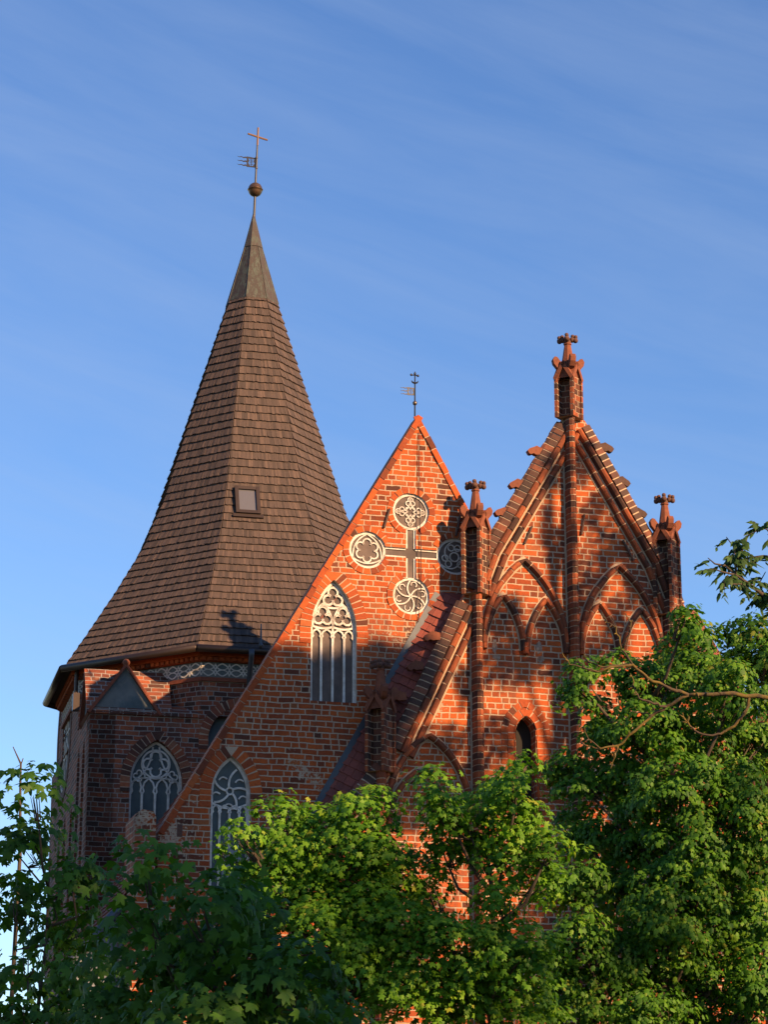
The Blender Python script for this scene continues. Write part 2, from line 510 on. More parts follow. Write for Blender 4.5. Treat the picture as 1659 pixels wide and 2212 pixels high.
# ------------------------------------------------------------------ arch and tracery shapes (x, z)
def arch_curve(xl, xr, zs, za, n=12):
    """pointed arch from left springing over the apex to right springing"""
    a = (xr - xl) / 2; c = (xl + xr) / 2; h = za - zs
    if h < a: h = a
    rr = (a * a + h * h) / (2 * a)
    out = []
    th = math.atan2(h, rr - a)
    for i in range(n + 1):
        q = th * i / n
        out.append((xl + rr - rr * math.cos(q), zs + rr * math.sin(q)))
    out += [(2 * c - x, z) for x, z in out[-2::-1]]
    return out

def arch_loop(xl, xr, zb, zs, za, n=12):
    return [(xl, zb)] + arch_curve(xl, xr, zs, za, n) + [(xr, zb)]

def circ(cx, cz, r, n=32, a0=0.0, a1=2 * PI):
    full = abs(a1 - a0 - 2 * PI) < 1e-6
    m = n if full else n + 1
    return [(cx + r * math.cos(a0 + (a1 - a0) * i / n), cz + r * math.sin(a0 + (a1 - a0) * i / n)) for i in range(m)]

def foil(cx, cz, r, k, rot=PI / 2, fat=1.0):
    """outline with k round lobes"""
    pts = []
    lr = r * math.sin(PI / k) / (1 + math.sin(PI / k)) * 1.04 * fat
    dc = r - lr
    half = math.acos(max(-1, min(1, dc * math.sin(PI / k) / lr * .0 + math.cos(PI * (0.5 + 1.0 / k)))))
    for i in range(k):
        a = rot + 2 * PI * i / k
        c = (cx + dc * math.cos(a), cz + dc * math.sin(a))
        for j in range(9):
            q = a - half + 2 * half * j / 8
            pts.append((c[0] + lr * math.cos(q), c[1] + lr * math.sin(q)))
    return pts

def ogee_heads(mb, xs, zs, h, w, y0, th):
    """small ogee heads between neighbouring mullions"""
    for a, b in zip(xs[:-1], xs[1:]):
        c = (a + b) / 2; hw = (b - a) / 2
        left = [(a, zs), (a + hw * .28, zs + h * .18), (a + hw * .12, zs + h * .42), (a + hw * .35, zs + h * .72), (c, zs + h)]
        mb.ribbon(left, w, y0, th)
        mb.ribbon([(2 * c - x, z) for x, z in left], w, y0, th)

def arc2(p, q, bulge, n=8):
    """arc from p to q, bulging to the left of the way by bulge * length"""
    out = []
    dx, dz = q[0] - p[0], q[1] - p[1]
    for i in range(n + 1):
        t = i / n; b = 4 * bulge * t * (1 - t)
        out.append((p[0] + dx * t - dz * b, p[1] + dz * t + dx * b))
    return out

def voussoirs(mb, path, w, ln=.105, out=.012, off=0.0, y0=0.0, joint=.016):
    """ring of bricks set on end round an opening, lying on the wall face"""
    mb.bricks(path, [(-off, 0), (-off, out), (-off - w, out), (-off - w, 0)], ln, joint, 0, 1, y0, .006, .12)

# ------------------------------------------------------------------ church frame (chapel + transept) and its gables
A = R(15.5)
o_ = at(1240, 1500, 42.5)
CF = Frame(o_.x, o_.y, A)
LG = 0.37                                       # transept gable wall stands this far behind the chapel gable

# ---- transept ---------------------------------------------------------------
TR = thing('church_transept', 'steep brick transept gable with white blind tracery and inlaid cross, between tower and chapel', 'church building', CF.o, A)
def G(x, y): return CF.px(x, y, LG)
wb = MB()
apex = G(903, 897); knee = G(341, 1797)
rk = (apex[0] - knee[0], apex[1] - knee[1])
right_low = (apex[0] + rk[0] * .93, knee[1])
outer = [(knee[0], -0.1), (right_low[0], -0.1), right_low, apex, knee]
def win_px(l, r, yb, ys, xa, ya, fn):
    (xl, zb), (xr, _) = fn(l, yb), fn(r, yb)
    zs = fn((l + r) / 2, ys)[1]; za = fn(xa, ya)[1]
    return xl, xr, zb, zs, za
w3 = win_px(670, 770, 1513, 1362, 719, 1252, G)
w2 = win_px(451, 537, 1930, 1712, 494, 1632, G)
cs = {k: G(*p) for k, p in dict(top=(888.5, 1105), left=(794, 1187), right=(983, 1206), bot=(887, 1287)).items()}
rc = .335
# plus-shaped opening that joins the four roundels
sx0, sx1 = G(877.5, 1190)[0], G(898.5, 1190)[0]
cxm = (sx0 + sx1) / 2
zc = G(888, 1195)[1]; hb = (sx1 - sx0) / 2
def cross_loop(rc=rc, hb=hb):
    def part(c, ang):          # arc round the roundel, leaving the gap where the arm enters
        g_ = math.asin(hb / rc)
        return [(c[0] + rc * math.cos(ang + PI + g_ + (2 * PI - 2 * g_) * i / 22), c[1] + rc * math.sin(ang + PI + g_ + (2 * PI - 2 * g_) * i / 22)) for i in range(23)]
    c1 = {'right': (cs['right'][0], zc), 'top': (cxm, cs['top'][1]), 'left': (cs['left'][0], zc), 'bot': (cxm, cs['bot'][1])}
    lp = []
    lp += part(c1['right'], 0)
    lp += [(cxm + hb, zc + hb)]
    lp += part(c1['top'], PI / 2)
    lp += [(cxm - hb, zc + hb)]
    lp += part(c1['left'], PI)
    lp += [(cxm - hb, zc - hb)]
    lp += part(c1['bot'], 3 * PI / 2)
    lp += [(cxm + hb, zc - hb)]
    return lp, c1
cl, C1 = cross_loop()
REV = .11
REVC = .05
wb.plate(outer, [arch_loop(*w3), arch_loop(*w2), cl], LG, .45, [REV, REV, REVC], 0, 1)
wb.build('wall', [M['brickG'], M['white']], TR)

# edge bricks along the rakes
eb = MB()
prof_edge = [(0, -.02), (0, .03), (.10, .03), (.10, -.0)]
eb.bricks([knee, apex], prof_edge, .23, .016, 0, 1, LG)
eb.bricks([apex, right_low], prof_edge, .23, .016, 0, 1, LG)
eb.build('coping', [M['mould'], M['mortar']], TR)

# brick rings
vr = MB()
for w in (w3, w2):
    voussoirs(vr, [(w[0], w[3] - .25)] + arch_curve(w[0], w[1], w[3], w[4], 14) + [(w[1], w[3] - .25)], .20, .088, .012, 0.0, LG)
for k, c in C1.items():
    a0 = {'right': PI, 'top': -PI / 2, 'left': 0, 'bot': PI / 2}[k] + .42
    voussoirs(vr, circ(c[0], c[1], rc, 30, a0 + 2 * PI - .84, a0), .105, .10, .012, 0.0, LG)
vr.build('brick_arch', [M['mould'], M['mortar']], TR)

YB = LG + REV                                  # back of the recesses
TW = .034
def tracery_border(mb, w, yb, wd=.05):
    mb.ribbon(arch_loop(w[0] + wd * .5, w[1] - wd * .5, w[2], w[3], w[4] - wd * .8), wd, yb - .03, .03)

# window with two trefoils below a third
wp = MB(); wp.prism(arch_loop(w3[0] - .05, w3[1] + .05, w3[2] - .05, w3[3], w3[4] + .05), YB, YB + .05)
win = wp.build('window', M['panel'], TR)
part_label(win, 'tall blind pointed window with three stacked white trefoils')
tr = MB()
xl, xr, zb, zs, za = w3
cx = (xl + xr) / 2; hw = (xr - xl) / 2
tracery_border(tr, w3, YB)
zh = zs - hw * .30
mx_ = [xl + .04, cx - hw * .5, cx, cx + hw * .5, xr - .04]
for x in mx_[1:-1]: tr.ribbon([(x, zb), (x, zh)], .04, YB - .04, .04)
ogee_heads(tr, mx_, zh, hw * .38, .03, YB - .035, .035)
for sg in (-1, 1):
    xa_, xb_ = (xl + .05, cx) if sg < 0 else (cx, xr - .05)
    tr.ribbon(arch_curve(xa_, xb_, zh + hw * .52, zh + hw * 1.50, 8), .036, YB - .035, .035)
    tr.ribbon(foil((xa_ + xb_) / 2, zh + hw * .93, hw * .43, 3, PI / 2), .036, YB - .035, .035, True)
    tr.ribbon(arc2((xa_, zh + hw * .50), (xb_, zh + hw * .50), -.10), .034, YB - .035, .035)
tr.ribbon([(cx, zh), (cx, zh + hw * .75)], .036, YB - .035, .035)
tr.ribbon(foil(cx, zh + hw * 1.78, hw * .45, 3, PI / 2), .038, YB - .035, .035, True)
tr.ribbon(arc2((cx - hw * .5, zh + hw * 1.42), (cx + hw * .5, zh + hw * 1.42), -.10), .034, YB - .035, .035)
tr.build('tracery', M['white'], win)

# window with a whirling star
wp = MB(); wp.prism(arch_loop(w2[0] - .05, w2[1] + .05, w2[2] - .05, w2[3], w2[4] + .05), YB, YB + .05)
win = wp.build('window', M['panel_shade_blue'], TR)
part_label(win, 'blind pointed window with whirling white star tracery')
tr = MB()
xl, xr, zb, zs, za = w2
cx = (xl + xr) / 2; hw = (xr - xl) / 2
tracery_border(tr, w2, YB)
zr = zs + hw * .12
zh = zs - hw * 1.02
for sg in (0, 1, 2, 3, 4):
    a = PI / 2 + sg * 2 * PI / 5 + .25
    p0 = (cx + hw * .17 * math.cos(a), zr + hw * .17 * math.sin(a))
    rr = hw * (.98 if sg else 1.15)
    p1 = (cx + rr * math.cos(a - .55), zr + rr * math.sin(a - .55))
    tr.ribbon(arc2(p0, p1, .14), TW, YB - .035, .035)
    am = a + PI / 5 - .35
    f0 = (cx + hw * .72 * math.cos(am), zr + hw * .72 * math.sin(am))
    tr.ribbon(arc2((f0[0] - hw * .2, f0[1] - hw * .1), (f0[0] + hw * .22, f0[1] - hw * .02), .3), TW * .7, YB - .03, .03)
tr.ribbon(circ(cx, zr, hw * .17, 14), TW * .8, YB - .035, .035, True)
tr.ribbon(arc2((xl + .03, zr - hw * .62), (xr - .03, zr - hw * .62), -.14), TW, YB - .035, .035)
mx_ = [xl + .04, cx - hw * .5, cx, cx + hw * .5, xr - .04]
for x in mx_[1:-1]: tr.ribbon([(x, zb), (x, zh)], .036, YB - .04, .04)
ogee_heads(tr, mx_, zh, hw * .42, .028, YB - .035, .035)
tr.build('tracery', M['white'], win)
# small door panel low in that window
dp = MB()
dp.box(cx - hw * .35, cx + hw * .62, YB - .06, YB - .001, zb, zh - hw * 1.75)
part_label(dp.build('shutter', M['board'], win), 'dark weathered shutter low in the window')

# inlaid cross with four roundels
cp = MB(); cp.plate(cross_loop(rc + .03, hb + .03)[0], [], LG + REVC, .05)
cro = cp.build('cross_panel', M['panel'], TR)
part_label(cro, 'grey inlaid cross ending in four white tracery roundels')
tr = MB()
inn = []
for k, c in C1.items():
    tr.ribbon(circ(c[0], c[1], rc - .025, 36), .045, LG + REVC - .02, .02, True)
w_ = .045
for sx in (-1, 1):
    tr.ribbon([(cxm + sx * (hb - .01), zc + hb), (cxm + sx * (hb - .01), C1['top'][1] - rc + .03)], w_, LG + REVC - .02, .03)
    tr.ribbon([(cxm + sx * (hb - .01), zc - hb), (cxm + sx * (hb - .01), C1['bot'][1] + rc - .03)], w_, LG + REVC - .02, .03)
    xe = C1['right'][0] - rc + .03 if sx > 0 else C1['left'][0] + rc - .03
    for sz in (-1, 1):
        tr.ribbon([(cxm + sx * hb, zc + sz * (hb - .01)), (xe, zc + sz * (hb - .01))], w_, LG + REVC - .02, .03)
r1 = rc - .04
c = C1['left']
tr.ribbon(foil(c[0], c[1], r1 * .72, 6, PI / 2), .026, LG + REVC - .02, .02, True)
for k in range(3):
    a = PI / 2 + k * 2 * PI / 3; b = a + 2 * PI / 3
    tr.ribbon(arc2((c[0] + r1 * math.cos(a), c[1] + r1 * math.sin(a)), (c[0] + r1 * math.cos(b), c[1] + r1 * math.sin(b)), -.17), .022, LG + REVC - .02, .03)
c = C1['bot']
for k in range(6):
    a = PI / 2 + k * PI / 3
    tr.ribbon(arc2(c, (c[0] + r1 * math.cos(a), c[1] + r1 * math.sin(a)), .2), .024, LG + REVC - .02, .03)
    a2 = a + PI / 6 + .25
    q = (c[0] + r1 * .74 * math.cos(a2), c[1] + r1 * .74 * math.sin(a2))
    tr.ribbon(circ(q[0], q[1], r1 * .17, 10, a2 - 2.2, a2 + 2.2), .016, LG + REVC - .02, .03)
c = C1['top']
for k in range(4):
    a = k * PI / 2; b = a + PI / 2
    p, q = (c[0] + r1 * math.cos(a), c[1] + r1 * math.sin(a)), (c[0] + r1 * math.cos(b), c[1] + r1 * math.sin(b))
    tr.ribbon(arc2(p, q, .30), .022, LG + REVC - .02, .03)
    m_ = (c[0] + r1 * .60 * math.cos(a), c[1] + r1 * .60 * math.sin(a))
    tr.ribbon(foil(m_[0], m_[1], r1 * .30, 3, a), .018, LG + REVC - .02, .02, True)
tr.ribbon(foil(c[0], c[1], r1 * .34, 4, PI / 4), .02, LG + REVC - .02, .02, True)
c = C1['right']
tr.ribbon(circ(c[0], c[1], r1 * .28, 16), .022, LG + REVC - .02, .02, True)
for k in range(3):
    a = PI / 2 + k * 2 * PI / 3
    tr.ribbon(arc2((c[0] + r1 * math.cos(a), c[1] + r1 * math.sin(a)), (c[0] + r1 * .5 * math.cos(a + 2.2), c[1] + r1 * .5 * math.sin(a + 2.2)), -.28), .022, LG + REVC - .02, .03)
    for e in (-.35, .35):
        q = (c[0] + r1 * .58 * math.cos(a + e), c[1] + r1 * .58 * math.sin(a + e))
        tr.ribbon(circ(q[0], q[1], r1 * .19, 12), .018, LG + REVC - .02, .02, True)
tr.build('tracery', M['white'], cro)

# wall anchors and lightning wire
for p, q in (((841, 1100), (829, 1140)), ((997, 1100), (984, 1158))):
    a, b = G(*p), G(*q)
    k = MB(); k.tube([(a[0], LG - .03, a[1]), (b[0], LG - .03, b[1])], .022, 6)
    k.build('wall_anchor', M['iron'], TR)
k = MB()
wpts = [G(*p) for p in ((905, 933), (904, 1000), (905, 1090), (908, 1190), (908, 1290), (902, 1345))]
k.tube([(x, LG - .035, z) for x, z in wpts], .007, 5)
part_label(k.build('lightning_wire', M['black_iron'], TR), 'thin dark wire running down the gable')
# putlog niche
a, b = G(382, 1780), G(393, 1808)
k = MB(); k.box(a[0], b[0], LG - .004, LG + .02, b[1], a[1]); k.build('putlog_hole', M['terra_dark'], TR)

# transept roof: red tiles, running back to the tower
def tiles(mb, A0, A1, B0, B1, course, tw, th, jit=.25, tones=(0, 1)):
    """shingled rows from the eave A0-A1 up to B0-B1"""
    A0, A1, B0, B1 = map(Vector, (A0, A1, B0, B1))
    nrm = (A1 - A0).cross(B0 - A0)
    if nrm.length < 1e-6: nrm = (A1 - A0).cross(B1 - A0)
    nrm.normalize()
    n = max(1, round(((B0 - A0).length + (B1 - A1).length) / 2 / course))
    for i in range(n):
        f0, f1 = i / n, min((i + 1.25) / n, 1.0)
        p0, p1 = A0.lerp(B0, f0), A1.lerp(B1, f0)
        q0, q1 = A0.lerp(B0, f1), A1.lerp(B1, f1)
        L = (p1 - p0).length
        if L < .02: continue
        s_ = -random.uniform(0, tw) / L
        drop = (p0 - q0).normalized()
        while s_ < 1:
            w = tw * random.uniform(1 - jit, 1 + jit) / L
            a, b = max(s_, 0), min(s_ + w * .965, 1)
            s_ += w
            if b - a < .003: continue
            dj = drop * random.uniform(-.008, .012)
            up = nrm * (th * random.uniform(.85, 1.2))
            v0, v1 = p0.lerp(p1, a) + up + dj, p0.lerp(p1, b) + up + dj
            v2, v3 = q0.lerp(q1, b) + nrm * .004, q0.lerp(q1, a) + nrm * .004
            w0, w1 = v0 - up * .9, v1 - up * .9
            tone = random.uniform(*tones)
            mb.idx([v0, v1, v2, v3, w0, w1], [(0, 1, 2, 3), (1, 0, 4, 5), (0, 3, 4), (1, 5, 2)], 0, tone)

rb = MB()
drop = .10
RX = [(knee[0] - .9, knee[1] - .9 * rk[1] / rk[0]), knee, apex]
ys0, ys1 = LG + .40, LG + 4.3
low = RX[0]
tiles(rb, (low[0], ys1, low[1] - drop), (low[0], ys0 - .3, low[1] - drop), (apex[0], ys1, apex[1] - 1.3), (apex[0], ys0 - .3, apex[1] - 1.3), .16, .17, .035)
lr_ = (apex[0] + rk[0], apex[1] - rk[1])
rb.idx([(apex[0], ys0, apex[1] - 1.3), (apex[0], ys1, apex[1] - 1.3), (lr_[0], ys1, lr_[1] - drop), (lr_[0], ys0, lr_[1] - drop)], [(0, 1, 2, 3)])
rb.idx([(apex[0], ys0, apex[1] - 1.33), (apex[0], ys1, apex[1] - 1.33), (low[0], ys1, low[1] - drop - .03), (low[0], ys0, low[1] - drop - .03)], [(3, 2, 1, 0)])
rb.build('roof', M['tile'], TR)
# kneeler pier at the foot of the rake
kp = MB()
a = CF.px(291, 1760, LG - .45); b = CF.px(337, 1760, LG - .45)
zt = CF.px(312, 1748, LG - .45)[1]
kp.box(a[0], b[0], LG - .45, LG + .44, 0, zt - .12)
kp.prism([(a[0], zt - .12), (b[0], zt - .12), (b[0] - .04, zt - .03), ((a[0] + b[0]) / 2 - .05, zt), (a[0] + .03, zt - .06)], LG - .45, LG + .44)
kp.build('pier', M['brickG'], TR)
# dark verge and boarding below the roof's lower end
vg = MB()
e0, e1 = CF.px(258, 1962, LG - .2), CF.px(150, 2085, LG - .2)
vg.tube([(e0[0], LG - .2, e0[1]), (e1[0], LG - .2, e1[1])], .085, 10)
vg.build('gutter', M['zinc'], TR)
bd = MB()
nbd = 9
for i in range(nbd):
    f0, f1 = i / nbd, (i + .93) / nbd
    x0, x1 = e1[0] + (e0[0] - e1[0]) * f0, e1[0] + (e0[0] - e1[0]) * f1
    z0, z1 = e1[1] + (e0[1] - e1[1]) * f0 - .12, e1[1] + (e0[1] - e1[1]) * f1 - .12
    bd.prism([(x0, e1[1] - 3.2), (x1, e1[1] - 3.2), (x1, z1), (x0, z0)], LG - .1 + random.uniform(-.008, .008), LG - .05)
bd.build('boarding', M['board'], TR)
dpz = MB()
c0 = CF.px(262, 2000, LG - .3)
dpz.tube([(c0[0], LG - .3, c0[1]), (c0[0], LG - .3, 0)], .05, 8)
dpz.build('downpipe', M['zinc'], TR)

# ---- chapel -------------------------------------------------------------------
CH = thing('church_chapel', 'sunlit red brick chapel gable with ribs, pinnacles and blind arches, front right', 'church building', CF.o, A)
def F(x, y, d=0.0): return CF.px(x, y, d)
ap = F(1238, 880)
Lk = F(1046, 1180); Lk2 = F(1012, 1270); Lm = F(829, 1631); Lb = F(728, 1752)
Rk = F(1424, 1195)
symx = ap[0]
def mir(p): return (2 * symx - p[0], p[1])
wall_out = [(Lb[0] - .5, -.1), (2 * symx - Lb[0] + .5, -.1), (2 * symx - Lb[0] + .5, Lb[1] - .7), mir(Lb), mir(Lm), mir(Lk2), mir(Lk), (symx + .24, F(1270, 912)[1]), (symx, F(1238, 880)[1]), (symx - .24, F(1204, 912)[1]), Lk, Lk2, Lm, Lb, (Lb[0] - .5, Lb[1] - .7)]
slit = win_px(1117, 1161, 1760, 1585, 1139, 1547, F)
fw = MB()
fw.plate(wall_out, [arch_loop(*slit)], 0.0, .28, .27, 0, 0)
# side wall and back of the chapel
fw.box(Lb[0] - .45, Lb[0] - .05, .285, LG - .01, 0, Lb[1] - 1.3)
fw.box(2 * symx - Lb[0] + .05, 2 * symx - Lb[0] + .45, .31, LG + 3, 0, Lb[1] - .9)
fw.build('wall', [M['brickF']], CH)
k = MB(); k.prism(arch_loop(slit[0] - .05, slit[1] + .05, slit[2] - .1, slit[3], slit[4] + .05), .26, .29)
wslit = part_label(k.build('window', M['dark'], CH), 'narrow dark slit window')
k = MB()
sa = [(slit[0], slit[2])] + [(slit[0], slit[3] - .3)] + arch_curve(slit[0], slit[1], slit[3], slit[4], 12) + [(slit[1], slit[3] - .3), (slit[1], slit[2])]
voussoirs(k, sa, .13, .10, .012, 0.015)
k.bricks([(x, z) for x, z in sa], [(.0, 0), (.0, -.03), (-.02, .02), (-.05, 0)], .13, .014)
k.build('window_surround', [M['mould'], M['mortar']], wslit)
k = MB()
sa2 = [(slit[0] - .15, slit[3] - .55)] + arch_curve(slit[0] - .15, slit[1] + .15, slit[3], slit[4] + .16, 12) + [(slit[1] + .15, slit[3] - .55)]
voussoirs(k, sa2, .11, .10, .014, 0.0)
k.build('window_surround', [M['mould'], M['mortar']], wslit)

# rakes: splayed outer course and two roll mouldings
def rake(mb, path, mirror=False):
    s_ = 1
    pts = path if not mirror else path[::-1]
    # across > 0 is to the right of the way; the way climbs on the left rake, falls on the right one
    outer_p = [(-.02, -.27), (-.03, .0), (.02, .05), (.17, .10), (.17, .0)]
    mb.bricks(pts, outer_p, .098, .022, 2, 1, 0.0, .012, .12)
    def roll(c, r, o):
        return [(c - r, 0), (c - r * .95, o - r * .3), (c - r * .6, o + r * .35), (c, o + r * .6), (c + r * .6, o + r * .35), (c + r * .95, o - r * .3), (c + r, 0)]
    P2 = [Vector(p) for p in pts]; tv = (P2[-1] - P2[0]).normalized(); ac = Vector((tv.y, -tv.x))
    for c_ in (.318, .475): mb.ribbon([tuple(p + ac * c_) for p in P2], .03, -.012, .012, False, 1)
    mb.bricks(pts, roll(.235, .062, .075), .24, .018)
    mb.bricks(pts, roll(.405, .055, .055), .26, .018)
rkm = MB()
top_l = F(1206, 912)
rake(rkm, [Lk2, Lk, top_l])
rake(rkm, [mir(Lk2), mir(Lk), mir(top_l)], True)
rake(rkm, [Lb, F(812, 1650)])
rake(rkm, [F(842, 1612), F(990, 1298)])
rake(rkm, [mir(F(842, 1612)), mir(F(990, 1298))], True)
rake(rkm, [mir(Lb), mir(F(812, 1650))], True)
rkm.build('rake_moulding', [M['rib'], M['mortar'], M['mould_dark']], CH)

# ribs
rib_prof = [(.088, 0), (.080, .13), (.05, .20), (0, .225), (-.05, .20), (-.080, .13), (-.088, 0)]
ribs = MB()
xc = F(1241, 1500)[0]; x1 = F(1030, 1500)[0]; x0 = F(820, 1720)[0]
x2 = 2 * xc - x1; x3 = 2 * xc - x0
z1t = F(1035, 1280)[1]; z0t = F(820, 1668)[1]
for xx, zt in ((xc, F(1240, 903)[1]), (x1, z1t), (x2, z1t + .1), (x0, z0t), (x3, z0t)):
    rb_ = MB(); rb_.ribbon([(xx, 0), (xx, zt - .02)], .235, -.006, .006, False, 1)
    rb_.bricks([(xx, 0), (xx, zt)], rib_prof, .092, .016, 0, 1, 0.0, .010, .1)
    rb_.build('rib', [M['rib'], M['mortar']], CH)

# blind arch mouldings
def half_round(r, o): return [(-r, 0), (-r * .9, o * .7), (-r * .45, o), (r * .45, o), (r * .9, o * .7), (r, 0)]
def blind(name, path, r=.052, o=.10):
    b_ = MB(); b_.ribbon(path, 2 * r + .05, -.005, .005, False, 1); b_.bricks(path, half_round(r, o), .23, .017)
    return b_.build(name, [M['rib'], M['mortar']], CH)
def bigarch(xa, xb, zs, za):
    return arch_curve(xa, xb, zs, za, 16)
zsb = F(1140, 1395)[1]; zab = F(1140, 1211)[1]
blind('blind_arch', bigarch(x1 + .13, xc - .13, zsb, zab))
blind('blind_arch', bigarch(xc + .13, x2 - .13, zsb, F(1353, 1224)[1]))
zss = F(1110, 1405)[1]
for xa, xb, t1, t2 in ((x1, xc, F(1083, 1286)[1], F(1192, 1296)[1]), (xc, x2, F(1303, 1303)[1], F(1399, 1318)[1])):
    m_ = (xa + xb) / 2
    blind('blind_arch', bigarch(xa + .14, m_ - .035, zss, t1), .05, .09)
    blind('blind_arch', bigarch(m_ + .035, xb - .14, zss, t2), .05, .09)
    pd = MB(); pd.bricks([(m_, zss - .06), (m_, zss + .14)], half_round(.06, .10), .12, .015); pd.build('pendant', [M['mould'], M['mortar']], CH)
zsl = F(920, 1740)[1]
for s_ in (0, 1):
    pa = bigarch(x0 + .13, x1 - .14, zsl - .1, F(922, 1588)[1])
    pb = bigarch(x0 + .16, x0 + .16 + (x1 - x0) * .62, zsl - .35, F(897, 1664)[1])
    if s_: pa = [(2 * xc - x, z) for x, z in pa][::-1]; pb = [(2 * xc - x, z) for x, z in pb][::-1]
    blind('blind_arch', pa); blind('blind_arch', pb, .05, .09)

# anchors on the front
for p, q in (((1262, 1112), (1256, 1155)), ((1149, 1138), (1133, 1175)), ((1345, 1168), (1368, 1212))):
    a, b = F(*p), F(*q)
    k = MB(); k.tube([(a[0], -.03, a[1]), (b[0], -.03, b[1])], .02, 6); k.build('wall_anchor', M['iron'], CH)

# pale mortar patches and putlog scars on the front
for (x, y, w, h) in ((1069, 1395, 12, 34), (1165, 1400, 12, 30), (1072, 1420, 20, 12), (1170, 1425, 16, 14)):
    a, b = F(x - w / 2, y + h / 2), F(x + w / 2, y - h / 2)
    k = MB()
    n_ = 12
    pts = []
    for i in range(n_):
        an = 2 * PI * i / n_; rr = random.uniform(.7, 1.1)
        pts.append(((a[0] + b[0]) / 2 + (b[0] - a[0]) / 2 * math.cos(an) * rr, (a[1] + b[1]) / 2 + (b[1] - a[1]) / 2 * math.sin(an) * rr))
    k.prism(pts, -.006, .01); k.build('mortar_patch', M['old_mortar'], CH)

# rake crockets: leaf-shaped blocks
def crocket_mesh(sgn):
    pl = [(.06, -.05), (.06, .075), (-.03, .10), (-.07, .115), (-.12, .085), (-.20, .045), (-.235, .0), (-.20, -.055), (-.165, -.06), (-.12, -.035), (-.075, -.055), (-.03, -.05)]
    b_ = MB(); b_.prism([(x * sgn, z) for x, z in pl], -.05, .07, tone=random.random())
    return b_
def crocket(px_, sgn, mat='terra'):
    p = F(*px_)
    o = crocket_mesh(sgn).build('crocket', M[mat], CH)
    o.location = (p[0] + .10 * sgn, 0.02, p[1])
    o.rotation_euler = (0, random.uniform(-.12, .12), 0)
for p in ((1155, 977), (1115, 1047), (1084, 1110), (931, 1376), (895, 1440), (858, 1506), (735, 1721)): crocket(p, 1)
for p in ((1311, 970), (1347, 1042), (1383, 1111)): crocket(p, -1, 'terra_dark')

